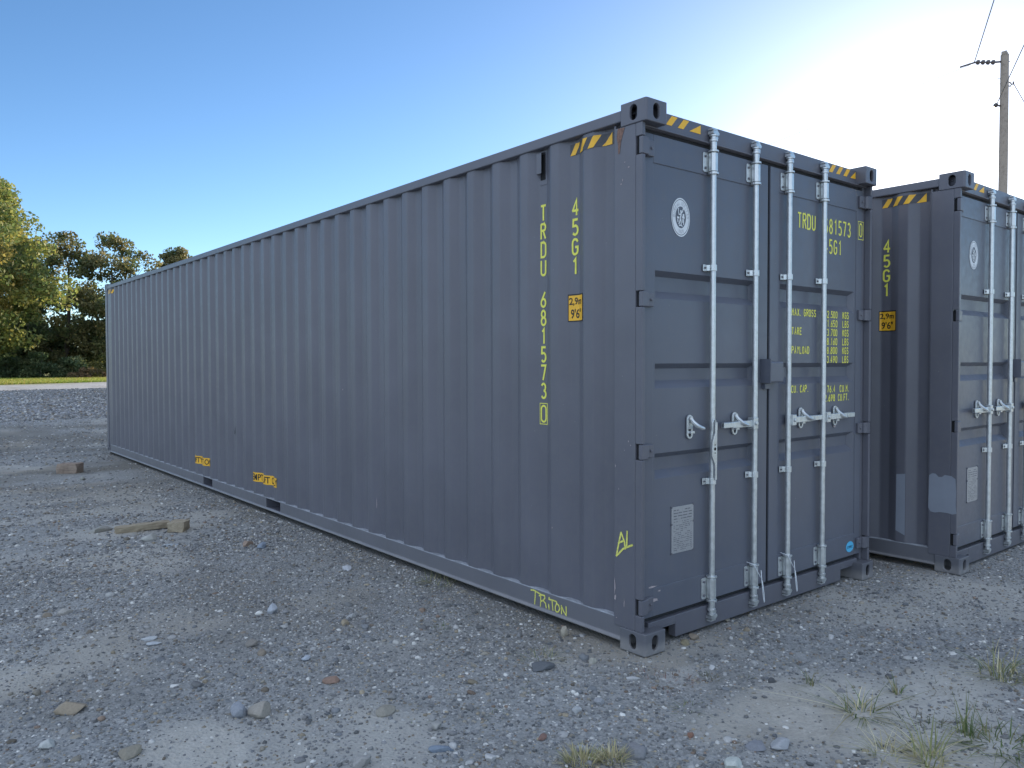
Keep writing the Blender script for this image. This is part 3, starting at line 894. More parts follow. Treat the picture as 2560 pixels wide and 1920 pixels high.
def door_leaf(x0, x1, gx0, gx1, parent):
    """frame + pressed panel with three horizontal troughs"""
    z0, z1 = 0.168, 2.745
    b = MB()
    fy = YD; py = YD + 0.005
    zs_top, zs_bot = DZ(2.565, .079), DZ(.355, .079)
    # frame members
    b.box(x0, gx0 - .02, fy, fy + .05, z0, z1)
    b.box(gx1 + .02, x1, fy, fy + .05, z0, z1)
    b.box(gx0 - .02, gx1 + .02, fy, fy + .05, zs_top, z1)
    b.box(gx0 - .02, gx1 + .02, fy, fy + .05, z0, zs_bot)
    # pressed panel: list of (z, y)
    tro = [(DZ(2.015, .079), DZ(1.87, .079)), (DZ(1.531, .079), DZ(1.400, .079)), (DZ(1.060, .079), DZ(0.926, .079))]
    dep = 0.036
    zc = [zs_top]
    for a, c in tro: zc += [a, c]
    zc.append(zs_bot)
    xa, xb, s = gx0, gx1, 0.030
    def q(p): b.add(p, [(0, 1, 2, 3)])
    for i in range(0, len(zc), 2):
        q([(xa - .02, py, zc[i + 1]), (xb + .02, py, zc[i + 1]), (xb + .02, py, zc[i]), (xa - .02, py, zc[i])])
    for a, c in tro:
        ya = a - .028; yc = c + .042; D = py + dep
        q([(xa, py, a), (xb, py, a), (xb - s, D, ya), (xa + s, D, ya)])
        q([(xa + s, D, ya), (xb - s, D, ya), (xb - s, D, yc), (xa + s, D, yc)])
        q([(xa + s, D, yc), (xb - s, D, yc), (xb, py, c), (xa, py, c)])
        q([(xa, py, a), (xa + s, D, ya), (xa + s, D, yc), (xa, py, c)])
        q([(xb, py, c), (xb - s, D, yc), (xb - s, D, ya), (xb, py, a)])
        q([(xa - .02, py, c), (xa, py, c), (xa, py, a), (xa - .02, py, a)])
        q([(xb, py, c), (xb + .02, py, c), (xb + .02, py, a), (xb, py, a)])
    return b.build('door', M['door_paint'], parent, bevel=0.0025, seg=2)

def bolt(b, x, y, z, r=.008): b.cyl((x, y, z), (x, y - .008, z), r, r * .8, 6)

def lock_rod(x, parent):
    b = MB()
    b.cyl((x, ROD_Y, .115), (x, ROD_Y, 2.80), .0168, n=18)
    return b.build('lock_rod', M['galv'], parent, smooth=False)
def smooth_by_angle(o):
    me = o.data
    me.polygons.foreach_set('use_smooth', [True] * len(me.polygons))
    if hasattr(me, 'set_sharp_from_angle'): me.set_sharp_from_angle(angle=math.radians(35))
    return o
def cam_end(x, parent, top):
    b = MB()
    s = 1 if top else -1
    z = 2.757 if top else .150
    def Z(t): return z + s * t
    b.lathe(x, ROD_Y, [(.018, Z(-.02)), (.019, Z(.0)), (.019, Z(.022)), (.024, Z(.026)), (.024, Z(.036)), (.017, Z(.040)), (.017, Z(.052)),
                       (.025, Z(.055)), (.025, Z(.062)), (.014, Z(.065)), (.014, Z(.084))], 12)
    # cam hook and its two keeper lugs
    b.prism([(x - .022, Z(.066)), (x + .030, Z(.060)), (x + .034, Z(.072)), (x + .018, Z(.086)), (x - .020, Z(.083))], ROD_Y - .016, ROD_Y + .022, 'y')
    b.prism([(x + .014, Z(.040)), (x + .040, Z(.046)), (x + .036, Z(.060)), (x + .014, Z(.056))], ROD_Y - .004, ROD_Y + .026, 'y')
    b.box(x - .024, x + .022, ROD_Y - .012, ROD_Y + .018, min(Z(.088), Z(.096)), max(Z(.088), Z(.096)))
    return smooth_by_angle(b.build('cam_end', M['galv'], parent))
def long_bracket(x, z0, z1, parent):
    b = MB()
    r = .028
    oct_ = [(x + r * math.cos(t), ROD_Y + .001 + r * .92 * math.sin(t)) for t in [math.radians(22.5 + 45 * k) for k in range(8)]]
    b.prism(oct_, z0 + .004, z1 - .004)
    b.lathe(x, ROD_Y, [(.0305, z0 - .014), (.0305, z0 - .002)], 14); b.lathe(x, ROD_Y, [(.0305, z1 + .002), (.0305, z1 + .012)], 14)
    poly = [(x - .064, z0 + .008), (x - .058, z0), (x + .058, z0), (x + .064, z0 + .008), (x + .064, z1 - .008), (x + .058, z1), (x - .058, z1), (x - .064, z1 - .008)]
    b.prism(poly, YD - .006, YD - .001, 'y')
    c = MB()
    for sx in (-.045, .045):
        for zz in (z0 + .022, z1 - .022): bolt(c, x + sx, YD - .006, zz)
    for zz in (z0 + .022, z1 - .022): c.cyl((x + .0275, ROD_Y - .004, zz), (x + .0300, ROD_Y - .004, zz), .005, n=8)
    return b.build('rod_bracket', M['galv'], parent, bevel=.002, extra=c, extra_mat=M['plate_ink'])
def short_bracket(x, z, parent):
    b = MB()
    r = .0225
    pts = [(x + r * math.cos(t), ROD_Y + r * math.sin(t)) for t in [math.radians(15 + 30 * k) for k in range(12)]]
    b.prism(pts, z - .018, z + .018)
    b.box(x - .060, x + .052, YD - .006, YD - .001, z - .019, z + .019)
    b.prism([(x - .032, YD - .006), (x - .018, ROD_Y), (x - .012, ROD_Y), (x - .022, YD - .006)], z - .017, z + .017)
    c = MB(); bolt(c, x - .046, YD - .006, z, .007); c.cyl((x + .020, ROD_Y - .008, z), (x + .0245, ROD_Y - .008, z), .005, n=8)
    return b.build('rod_guide', M['galv'], parent, bevel=.002, extra=c, extra_mat=M['plate_ink'])
def keeper(x, z, parent, side):
    """oval back plate with a hooked catch over the handle"""
    b = MB()
    def st(w, h, n=8):
        r = w / 2; s = h / 2 - r
        return [(r * math.cos(math.pi * k / n), s + r * math.sin(math.pi * k / n)) for k in range(n + 1)] + \
               [(-r * math.cos(math.pi * k / n), -s - r * math.sin(math.pi * k / n)) for k in range(n + 1)]
    po = st(.050, .135); pi = st(.026, .112)
    n = len(po); y0, y1 = YD - .009, YD - .001
    vs = [(x + a, y0, z + c) for a, c in po] + [(x + a, y0, z + c) for a, c in pi] + [(x + a, y1, z + c) for a, c in po] + [(x + a, y1, z + c) for a, c in pi]
    fs = []
    for i in range(n):
        j = (i + 1) % n
        fs += [(i, j, n + j, n + i), (2 * n + i, 2 * n + j, j, i), (n + i, n + j, 3 * n + j, 3 * n + i)]
    b.add(vs, fs)
    b.prism([(x - .020, z - .012), (x + .020, z - .012), (x + .020, z + .058), (x - .020, z + .058)], YD - .013, YD - .006, 'y')
    b.prism([(x - .018, z - .036), (x + .018, z - .036), (x + .014, z - .022), (x - .014, z - .022)], YD - .030, YD - .006, 'y')
    # catch: curved strap from the upper pivot down over the bar
    s = side
    path = [(x - s * .006, YD - .016, z + .046), (x + s * .002, YD - .030, z + .026), (x + s * .018, YD - .048, z + .006), (x + s * .044, YD - .056, z - .006), (x + s * .072, YD - .050, z - .010)]
    b.tube(path, [.013, .013, .013, .012, .009], 7)
    b.cyl((x - s * .006, YD - .006, z + .046), (x - s * .006, YD - .026, z + .046), .014, n=10)
    return smooth_by_angle(b.build('handle_catch', M['galv'], parent, bevel=.0015))
def handle(xr, xe, z, parent):
    """bar from the rod hub at xr to its free end xe"""
    s = 1 if xe > xr else -1
    b = MB()
    y = ROD_Y - .010
    b.box(min(xr + s * .006, xr + s * .050), max(xr + s * .006, xr + s * .050), y - .020, y + .026, z - .034, z + .034)
    b.cyl((xr + s * .028, y - .030, z), (xr + s * .028, y - .020, z), .012, n=10)
    xa = xr + s * .045
    b.prism([(xa, z - .020), (xa + s * (xe - xa) * s * .6, z - .019), (xe, z - .010), (xe, z + .016), (xa + (xe - xa) * .6, z + .018), (xa, z + .020)], y - .008, y + .004, 'y')
    b.box(min(xe - s * .09, xe), max(xe - s * .09, xe), y - .013, y + .009, z - .014, z + .018)
    return b.build('handle', M['galv'], parent, bevel=.003)
def raised_handle(xr, parent):
    """unhooked handle folded back against the rod"""
    b = MB()
    y = ROD_Y - .024
    x = xr
    out = [(x - .010, .868), (x + .004, .868), (x + .006, .985), (x + .006, 1.175), (x - .006, 1.205), (x - .012, 1.180), (x - .012, 1.135), (x - .036, 1.085), (x - .040, 1.005), (x - .012, .955)]
    b.prism(out, y - .006, y + .006, 'y')
    b.box(x - .010, x + .014, y - .002, ROD_Y, 1.150, 1.195)
    b.tube([(x - .030, y, 1.150), (x - .031, y, 1.195), (x - .026, y, 1.208), (x - .014, y, 1.212), (x - .004, y, 1.204), (x - .002, y, 1.165)], .005, 8)
    c = MB(); c.cyl((x - .014, y - .0065, 1.045), (x - .014, y - .0080, 1.045), .009, n=12); c.cyl((x - .014, y - .0065, 1.068), (x - .014, y - .0080, 1.068), .004, n=8)
    c.cyl((x - .014, y - .0065, 1.022), (x - .014, y - .0080, 1.022), .004, n=8)
    return b.build('handle', M['galv'], parent, bevel=.002, extra=c, extra_mat=M['dark'])

def emblem(cx, cz, rx, ry, parent):
    """oval inspection seal: ring with lettering and a figure in the middle"""
    y = YD + .004
    def el(r0, r1, lift, n=48):
        vs = []; fs = []
        for k in range(n):
            t = 2 * math.pi * k / n
            vs += [(cx + rx * r0 * math.cos(t), y - lift, cz + ry * r0 * math.sin(t)), (cx + rx * r1 * math.cos(t), y - lift, cz + ry * r1 * math.sin(t))]
        for k in range(n):
            j = (k + 1) % n
            fs.append((2 * k, 2 * j, 2 * j + 1, 2 * k + 1))
        return vs, fs
    a, fa = el(.93, 1.0, .0012); b, fb = el(.56, .895, .0012)
    vs = a + b; fs = fa + [tuple(i + len(a) for i in f) for f in fb]
    o = flat('emblem_sticker', vs, fs, M['pale'], parent)
    ink = Ink(lambda p, q, l: (p, y - .0018 - l, q))
    def ring_text(txt, a0, a1, rr, h, flip=False):
        n = len(txt)
        for i, ch in enumerate(txt):
            if ch == ' ': continue
            t = math.radians(a0 + (a1 - a0) * (i + .5) / n)
            ex, ez = cx + rx * rr * math.cos(t), cz + ry * rr * math.sin(t)
            up = (math.cos(t), math.sin(t)) if not flip else (-math.cos(t), -math.sin(t))
            rt = (up[1], -up[0])
            for st in FONT[ch]:
                ink.stroke([(ex + (rt[0] * (p - .5) * .55 + up[0] * (q / 2 - .5)) * h, ez + (rt[1] * (p - .5) * .55 + up[1] * (q / 2 - .5)) * h) for p, q in st], .0016)
    ring_text('BUREAU VERITAS', 184, -4, .73, .017)
    ring_text('1828', 246, 294, .73, .016, True)
    ink.build('emblem_lettering', M['emboss'], parent)
    fig = Ink(lambda p, q, l: (p, y - l, q))
    def F_(pts, w=.006): fig.stroke([(cx + p * rx, cz + q * ry) for p, q in pts], w)
    F_([(.02, .36), (.04, .28)], .011); F_([(.03, .24), (.02, .10), (-.04, -.05)], .010)
    F_([(.05, .22), (.20, .32), (.26, .46)]); F_([(.24, .42), (.30, .50)], .009)
    F_([(-.02, .16), (-.20, .14), (-.27, .30), (-.26, .46)], .006)
    F_([(-.03, -.06), (-.10, -.22), (-.20, -.36)], .008); F_([(0, -.06), (.04, -.22), (.06, -.36)], .008)
    F_([(-.38, -.02), (-.18, -.03)], .010); F_([(-.33, -.10), (-.30, -.26)], .007)
    F_([(.16, .02), (.38, .00)], .012); F_([(.30, .18), (.31, .06)], .014); F_([(.20, -.08), (.22, -.26)], .006); F_([(.30, -.08), (.32, -.36)], .008)
    F_([(-.18, -.43), (0, -.40), (.18, -.45)], .007)
    fig.build('emblem_figure', M['pale'], parent)
    return o

def data_plate(x0, x1, z0, z1, parent):
    y = YD + .004
    zm = z0 + (z1 - z0) * .63
    b = MB()
    c = .008
    poly = [(x0, z0 + c), (x0 + c, z0), (x1 - c, z0), (x1, z0 + c), (x1, zm - c), (x1 - c * .8, zm), (x1, zm + c), (x1, z1 - c), (x1 - c, z1), (x0 + c, z1), (x0, z1 - c), (x0, zm + c), (x0 + c * .8, zm), (x0, zm - c)]
    b.prism(poly, y - .003, y - .0005, 'y')
    r = random.Random(4)
    ink = Ink(lambda p, q, l: (p, y - .0022 - l, q))
    z = z1 - .020
    while z > z0 + .012:
        x = x0 + .018; big = z > zm + .02
        while x < x1 - .022:
            w = r.uniform(.012, .04) if big else r.uniform(.008, .03)
            if r.random() < .8: ink.stroke([(x, z), (min(x + w, x1 - .016), z)], .0050 if big else .0030)
            x += w + r.uniform(.005, .012)
        z -= .016 if big else .0105
    ink.build('plate_lettering', M['plate_ink'], parent)
    rv = MB()
    for px in (x0 + .001, x1 - .001):
        for pz in (z0 + .001, z1 - .001, zm): rv.cyl((px, y, pz), (px, y - .005, pz), .006, n=8)
    b.build('data_plate', M['plate'], parent, extra=rv, extra_mat=M['plate_ink'])

def blob(name, pts, place, m, parent):
    vs = [place(*p) for p in pts]
    return flat(name, vs, [tuple(range(len(vs)))], m, parent)
def ragged(c0, c1, w, h, n, seed, jag=.25):
    r = random.Random(seed); out = []
    for k in range(n):
        t = 2 * math.pi * k / n
        s = 1 + r.uniform(-jag, jag)
        out.append((c0 + w * s * math.cos(t), c1 + h * s * math.sin(t)))
    return out

def container(loc, rotz, label, kind):
    """kind: 'near' (all marks), 'second' (marks seen on the second one), 'plain'"""
    root = thing('shipping_container', label, 'container', loc, rotz, 'grey shipping containers parked in the yard')
    # corrugated sides
    for right in (False, True):
        vs = []; fs = []
        zz0, zz1 = .164, 2.812
        for yy, xx in PROF:
            X = W - xx if right else xx
            vs += [(X, yy, zz0), (X, yy, zz1)]
        for i in range(len(PROF) - 1):
            f = (2 * i, 2 * i + 1, 2 * i + 3, 2 * i + 2)
            fs.append(f if not right else f[::-1])
        wl = flat('side_wall', vs, fs, M['paint'], root)
        bv = wl.modifiers.new('bevel', 'BEVEL'); bv.width = .009; bv.segments = 3; bv.limit_method = 'ANGLE'; bv.angle_limit = math.radians(15)
        if not right: wall = wl
    # roof and far end, floor
    b = MB(); b.box(.05, W - .05, .10, L - .06, 2.846, 2.852)
    for k in range(40): b.box(.10, W - .10, .35 + k * .29, .35 + k * .29 + .12, 2.852, 2.866)
    b.build('roof', M['paint'], root)
    b = MB(); b.box(.06, W - .06, L - .075, L - .045, .14, 2.80)
    for k in range(8): b.box(.14 + k * .29, .14 + k * .29 + .11, L - .045, L - .012, .16, 2.79)
    b.build('end_wall', M['paint'], root)
    b = MB(); b.box(.055, W - .055, .12, L - .08, .135, .150); b.build('floor_panel', M['dark'], root)
    # corner posts
    for sx in (0, 1):
        b = MB()
        def bx(x0, x1, *a):
            if sx: x0, x1 = W - x1, W - x0
            b.box(x0, x1, *a)
        bx(.004, .060, .075, .226, .118, 2.778)
        bx(.014, .055, .226, .238, .118, 2.80)
        ed = [.118] + [q for h in reversed(HINGE_Z) for q in h] + [2.778]
        for i in range(0, len(ed), 2): bx(.004, .030, .030, .075, ed[i], ed[i + 1])
        po = b.build('corner_post', M['paint'], root, bevel=.004)
        if sx == 0: post = po
        b = MB(); bx(.004, .11, L - .13, L - .012, .118, 2.778); b.build('corner_post', M['paint'], root, bevel=.004)
    # corner castings
    for sx in (0, 1):
        for sy in (0, 1):
            for sz in (0, 1):
                c = bpy.data.objects.new('corner_casting', CAST_TOP if sz else CAST); link(c, root)
                c.location = (W if sx else 0, L if sy else 0, H if sz else 0)
                c.scale = (-1 if sx else 1, -1 if sy else 1, -1 if sz else 1)
                bv = c.modifiers.new('bevel', 'BEVEL'); bv.width = .004; bv.segments = 2; bv.limit_method = 'ANGLE'; bv.angle_limit = math.radians(50)
    # rails
    for sx in (0, 1):
        b = MB()
        def bx(x0, x1, *a):
            if sx: x0, x1 = W - x1, W - x0
            b.box(x0, x1, *a)
        bx(.004, .062, .178, L - .178, 2.808, 2.868)
        b.build('top_rail', M['paint'], root, bevel=.006)
        b = MB()
        pk = [(5.125, 5.485)] if False else [(4.765, 5.125), (6.785, 7.115)]
        yy = [.178] + [q for p in pk for q in p] + [L - .178]
        for i in range(0, len(yy), 2):
            bx(.012, .020, yy[i], yy[i + 1], .062, .158)
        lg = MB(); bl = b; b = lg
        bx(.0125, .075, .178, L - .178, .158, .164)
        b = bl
        # rolled bottom flange
        n = 5
        pr = [(.016, .064), (.012, .060), (.003, .052), (.001, .046), (.003, .041), (.060, .041), (.060, .049), (.016, .052)]
        if sx: pr = [(W - a, c) for a, c in pr]
        b.prism([(a, c) for a, c in pr], .178, L - .178, 'y') if False else None
        k = len(pr)
        vs = [(a, yq, c) for yq in (.178, L - .178) for a, c in pr]
        b.add(vs, [(i, (i + 1) % k, k + (i + 1) % k, k + i) for i in range(k)] + [tuple(range(k)), tuple(range(k, 2 * k))])
        rail = b.build('bottom_rail', M['rail_paint'], root, bevel=.002, extra=lg, extra_mat=M['sky_sheen_ledge'])
        if sx == 0: rail0 = rail
        for p0, p1 in pk:
            t = MB()
            xs = (.022, 1.2) if not sx else (W - 1.2, W - .022)
            t.box(xs[0], xs[1], p0 - .006, p0, .055, .157); t.box(xs[0], xs[1], p1, p1 + .006, .055, .157)
            t.box(xs[0], xs[1], p0, p1, .053, .058); t.box(xs[0], xs[1], p0, p1, .150, .1565)
            t.box(1.19, 1.2, p0, p1, .058, .150)
            t.build('fork_pocket', M['paint'], root)
    # header and sill
    b = MB(); b.box(.060, W - .060, .075, .13, 2.768, 2.876); b.box(.030, W - .030, .058, .075, 2.770, 2.779)
    hd = b.build('door_header', M['paint'], root, bevel=.006)
    b = MB()
    zb, zt = .018, .140
    b.box(.33, W - .33, .070, .12, zb, zt); b.box(.105, .33, .070, .12, .098, zt); b.box(W - .33, W - .105, .070, .12, .098, zt)
    b.box(.163, .33, .0695, .12, .092, .098); b.box(W - .33, W - .163, .0695, .12, .092, .098)
    b.build('door_sill', M['rail_paint'] if kind == 'none' else M['paint'], root, bevel=.004)
    # rubber seals behind and between the leaves
    b = MB()
    b.box(.06, W - .06, .142, .156, .138, 2.77)
    b.box(1.207, 1.214, .082, .142, .165, 2.748); b.box(1.224, 1.231, .082, .142, .165, 2.748)
    b.box(.09, W - .09, .100, .1419, .1405, .167); b.box(.09, W - .09, .092, .1419, 2.746, 2.7675)
    b.build('door_seal', M['rubber'], root)
    # door leaves
    for sx in (0, 1):
        if sx == 0: leaf = door_leaf(.063, 1.206, .162, 1.090, root)
        else: leaf = door_leaf(W - 1.206, W - .063, W - 1.090, W - .162, root)
        for hz in HINGE_Z:
            b = MB()
            def bx(x0, x1, *a):
                if sx: x0, x1 = W - x1, W - x0
                b.box(x0, x1, *a)
            bx(.006, .060, .030, .054, hz[0] + .003, hz[1] - .003)
            bx(.040, .128, .054, .0735, hz[0] + .006, hz[1] - .006)
            xx = .052 if not sx else W - .052
            b.cyl((xx, .052, hz[0] + .004), (xx, .052, hz[1] - .004), .020, n=12)
            bolt(b, (.104 if not sx else W - .104), .054, sum(hz) / 2, .010)
            c = MB(); xa_, xb_ = (.016, .024) if not sx else (W - .024, W - .016)
            c.box(xa_, xb_, .0545, .0745, hz[0] + .001, hz[1] - .001)  # near-black insert that paints the shade of the hinge slot
            b.build('hinge', M['paint'], leaf, bevel=.004, extra=c, extra_mat=M['dark'])
        for j in ((0, 1) if sx == 0 else (2, 3)):
            x = RODX[j]
            smooth_by_angle(lock_rod(x, leaf))
            cam_end(x, leaf, True); cam_end(x, leaf, False)
            long_bracket(x, 2.611, 2.720, leaf); long_bracket(x, .180, .302, leaf)
            short_bracket(x, 2.071, leaf); short_bracket(x, .858, leaf)
        zk = 1.170
        if sx == 0:
            keeper(.445, zk + .006, leaf, 1)
            if kind == 'near': raised_handle(RODX[0], leaf)
            else: handle(RODX[0], .300, zk, leaf)
            keeper(.865, zk + .004, leaf, 1); handle(RODX[1], .705, zk, leaf)
        else:
            keeper(1.583, zk + .004, leaf, 1); handle(RODX[2], 1.777, zk, leaf)
            keeper(2.012, zk, leaf, 1); handle(RODX[3], 2.200, zk, leaf)
        if sx == 0: left = leaf
        else: rightd = leaf
    # lock box over the door gap
    b = MB(); b.box(1.136, 1.285, .006, .0735, 1.412, 1.540)
    lb = b.build('lock_box', M['door_paint'], left, bevel=.010, seg=3)
    b = MB(); b.box(1.130, 1.1352, .000, .0735, 1.408, 1.556); b.box(1.135, 1.22, .030, .0345, 1.541, 1.556)
    b.tube([(1.286, .03, 1.475), (1.296, .03, 1.470), (1.300, .03, 1.458), (1.296, .03, 1.446), (1.286, .03, 1.442)], .003, 6)
    b.build('lock_box_bracket', M['door_paint'], left, bevel=.001)
    b = MB(); b.box(1.150, 1.205, .050, .0735, 1.372, 1.405); b.build('lock_lug', M['door_paint'], left, bevel=.002)
    # vent on the left side
    b = MB()
    v0, v1 = .815, .880
    xf = .020
    b.prism([(v0, 2.805), (v1, 2.805), (v1, 2.60), (v0, 2.60)], XI - .003, XI - .0005, 'x')
    b.add([(xf, v0 + .022, 2.785), (xf, v1, 2.785), (xf, v1 - .0, 2.665), (xf, v0 + .022, 2.665), (XI - .003, v0 + .012, 2.79), (XI - .003, v1, 2.79), (XI - .003, v1 - .012, 2.625), (XI - .003, v0 + .012, 2.625)],
          [(0, 1, 2, 3), (0, 4, 5, 1), (1, 5, 6, 2)])
    c = MB(); c.box(XI - .006, XI - .0032, v0 + .014, v1 - .010, 2.63, 2.78)
    b.build('vent_cover', M['paint'], root, extra=c, extra_mat=M['dark'])

    if kind == 'plain': return root
    # ---- hazard stripes
    def haz_side(y0, y1, z0, z1):
        V, F = quad(y0, y1, z0, z1)
        conform('hazard_stripe', V, F, M['stripe_dark'], wall, .0015)
        n = 4; step = (y1 - y0) / n; V = []; F = []
        for i in range(n):
            a = y1 - i * step
            p = [(a, z0), (a - step * .48, z0), (a - step * .48 - step * .5, z1), (a - step * .5, z1)]
            if i == n - 1: p = [(a, z0), (a - step * .48 - step * .3, z0), (a - step * .78, z1)]
            b0 = len(V); V += p; F.append(tuple(range(b0, b0 + len(p))))
        conform('hazard_marking', V, F, M['orange'], wall, .0028)
    haz_side(.262, .612, 2.722, 2.786)
    if kind == 'near': haz_side(11.62, 11.98, 2.722, 2.786)
    def haz_head(x0, x1, lead):
        z0, z1 = 2.815, 2.868
        vs = []; fs = []
        n = 4; st = (x1 - x0) / (n - .25)
        for i in range(n):
            a = x0 + i * st - (st * .25 if lead else 0)
            p = [(a, z0), (a + st * .48, z0), (a + st * .98, z1), (a + st * .5, z1)]
            if i == 0 and lead: p = [(x0, z0 + .01), (x0 + st * .18, z0), (x0 + st * .62, z1), (x0, z1)]
            if i == n - 1: p = [(a, z0), (x1, z0), (x1, z1 - .004)]
            b0 = len(vs); vs += [(q[0], .0735, q[1]) for q in p]; fs.append(tuple(range(b0, b0 + len(p))))
        flat('hazard_marking', vs, fs, M['orange'], hd)
    haz_head(.166, .540, True); haz_head(1.915, 2.272, False)
    # ---- size code down the side
    side_place = lambda a, c, l: (XI - .0005 - l, a, c)
    def down(txt, yc, ztop, w, h, pitch, sw):
        ink = Ink(side_place); z = ztop - sw / 2; w -= sw; h -= sw
        for ch in txt:
            if ch != ' ':
                for st in FONT[ch]: ink.stroke([(yc + w / 2 - a * w, z - h + q * h / 2) for a, q in st], sw)
            z -= pitch if ch != ' ' else pitch * .72
        ink.build('code_lettering', M['yellow'], wall)
    down('45G1', .574, 2.474, .057, .100, .1118, .0142)
    if kind == 'near':
        down('TRDU 681573', .850, 2.484, .053, .100, .1098, .0135)
        zc = 1.180; ink = Ink(side_place)
        for st in FONT['0']: ink.stroke([(.850 + .021 - a * .042, zc + q * .0485) for a, q in st], .0115)
        ink.stroke([(.883, zc - .014), (.817, zc - .014), (.817, zc + .111), (.883, zc + .111), (.883, zc - .014)], .0045)
        ink.build('check_digit', M['yellow'], wall)
    # ---- height placard
    y0, y1, z0, z1 = .486, .626, 1.772, 1.930
    V, F = quad(y0, y1, z0, z1); conform('height_placard', V, F, M['black'], wall, .0015)
    V, F = quad(y0 + .005, y1 - .005, z0 + .006, z1 - .008); conform('placard_face', V, F, M['orange'], wall, .0024)
    for txt, za, zb_ in (('2,9m', 1.862, 1.910), ("9'6\"", 1.790, 1.845)):
        V, F = fit_text(txt, 0, 1, za, zb_)
        ya, yb = (.619, .506) if txt[0] == '2' else (.608, .516)
        conform('placard_lettering', [(ya + (yb - ya) * p[0], p[1]) for p in V], F, M['black'], wall, .0034)
    # ---- right door stencilling
    py = YD + .005
    door_place = lambda a, c, l: (a, py - l, c)
    d = .080
    def line(txt, xl, zt, zb_, pitch, w, sw):
        ink = Ink(door_place); ink.text(txt, DX(xl, d), DZ(zb_, d), w, DZ(zt, d) - DZ(zb_, d), pitch, sw)
        ink.build('code_lettering' if sw > .007 else 'weight_lettering', M['yellow'], rightd)
    def rline(txt, xr, zt, zb_, pitch, w, sw):
        n = sum(.55 if c in '.,' else 1 for c in txt)
        ink = Ink(door_place); ink.text(txt, DX(xr, d) - n * pitch + (pitch - w), DZ(zb_, d), w, DZ(zt, d) - DZ(zb_, d), pitch, sw)
        ink.build('code_lettering' if sw > .007 else 'weight_lettering', M['yellow'], rightd)
    line('TRDU', 1.413, 2.476, 2.375, .0565, .046, .0115)
    rline('681573', 2.066, 2.476, 2.375, .0600, .046, .0115)
    x0 = DX(2.160, d); zz = DZ(2.388, d)
    ink = Ink(lambda a, c, l: (a, YD - l, c)); ink.char('0', x0 + .016, zz + .004, .042, .100, .0100)
    ink.stroke([(x0, zz - .012), (x0 + .073, zz - .012), (x0 + .073, zz + .113), (x0, zz + .113), (x0, zz - .012)], .0042)
    ink.build('check_digit', M['yellow'], rightd)
    rline('45G1', 1.949, 2.343, 2.245, .0600, .046, .0115)
    h = .049; stp = .0608
    line('MAX. GROSS', 1.353, 1.873, 1.825, .0310, .025, .0072)
    z = 1.873
    for i, (num, un) in enumerate((('32.500', 'KGS'), ('71.650', 'LBS'), ('3.700', 'KGS'), ('8.160', 'LBS'), ('28.800', 'KGS'), ('63.490', 'LBS'))):
        zt = 1.873 - i * .0592
        rline(num, 1.903, zt, zt - .048, .0310, .025, .0072); rline(un, 2.049, zt, zt - .048, .0290, .024, .0070)
    line('TARE', 1.353, 1.755, 1.707, .0310, .025, .0072)
    line('PAYLOAD', 1.353, 1.636, 1.588, .0310, .025, .0072)
    line('CU. CAP.', 1.353, 1.391, 1.343, .0285, .024, .0070)
    rline('76.4', 1.880, 1.382, 1.334, .0310, .025, .0072); rline('CU.M.', 2.058, 1.382, 1.334, .0310, .025, .0072)
    rline('2.698', 1.880, 1.323, 1.275, .0310, .025, .0072); rline('CU.FT.', 2.058, 1.323, 1.275, .0290, .024, .0070)

    # ---- left door emblem and plate
    emblem(DX(.273, d), DZ(2.310, d), .079, .106, left)
    data_plate(DX(.203, d), DX(.388, d), DZ(.512, d), DZ(.762, d), left)
    # ---- cyan round sticker
    if kind == 'near':
        cx, cz = DX(2.086, .079), DZ(.270, .079)
        vs = [(cx + .052 * math.cos(t), YD - .0012, cz + .038 * math.sin(t)) for t in [2 * math.pi * k / 28 for k in range(28)]]
        flat('round_sticker', vs, [tuple(range(28))], M['cyan'], rightd)
        V, F = fit_text('OFIC', cx - .038, cx + .038, cz - .010, cz + .008)
        flat('sticker_lettering', [(p[0], YD - .0022, p[1]) for p in V], F, M['navy'], rightd)
        # lift decals across the corrugation above the fork pockets
        for ya, yb in ((5.525, 4.850), (7.535, 6.862)):
            V, F = quad(yb, ya, .292, .388); conform('lift_decal', V, F, M['orange'], wall, .0015)
            V, F = fit_text('EMPTY LIFT ONLY', 0, 1, .306, .374)
            conform('decal_lettering', [(ya - .046 + (yb - ya + .036) * p[0], p[1]) for p in V], F, M['black'], wall, .0026)
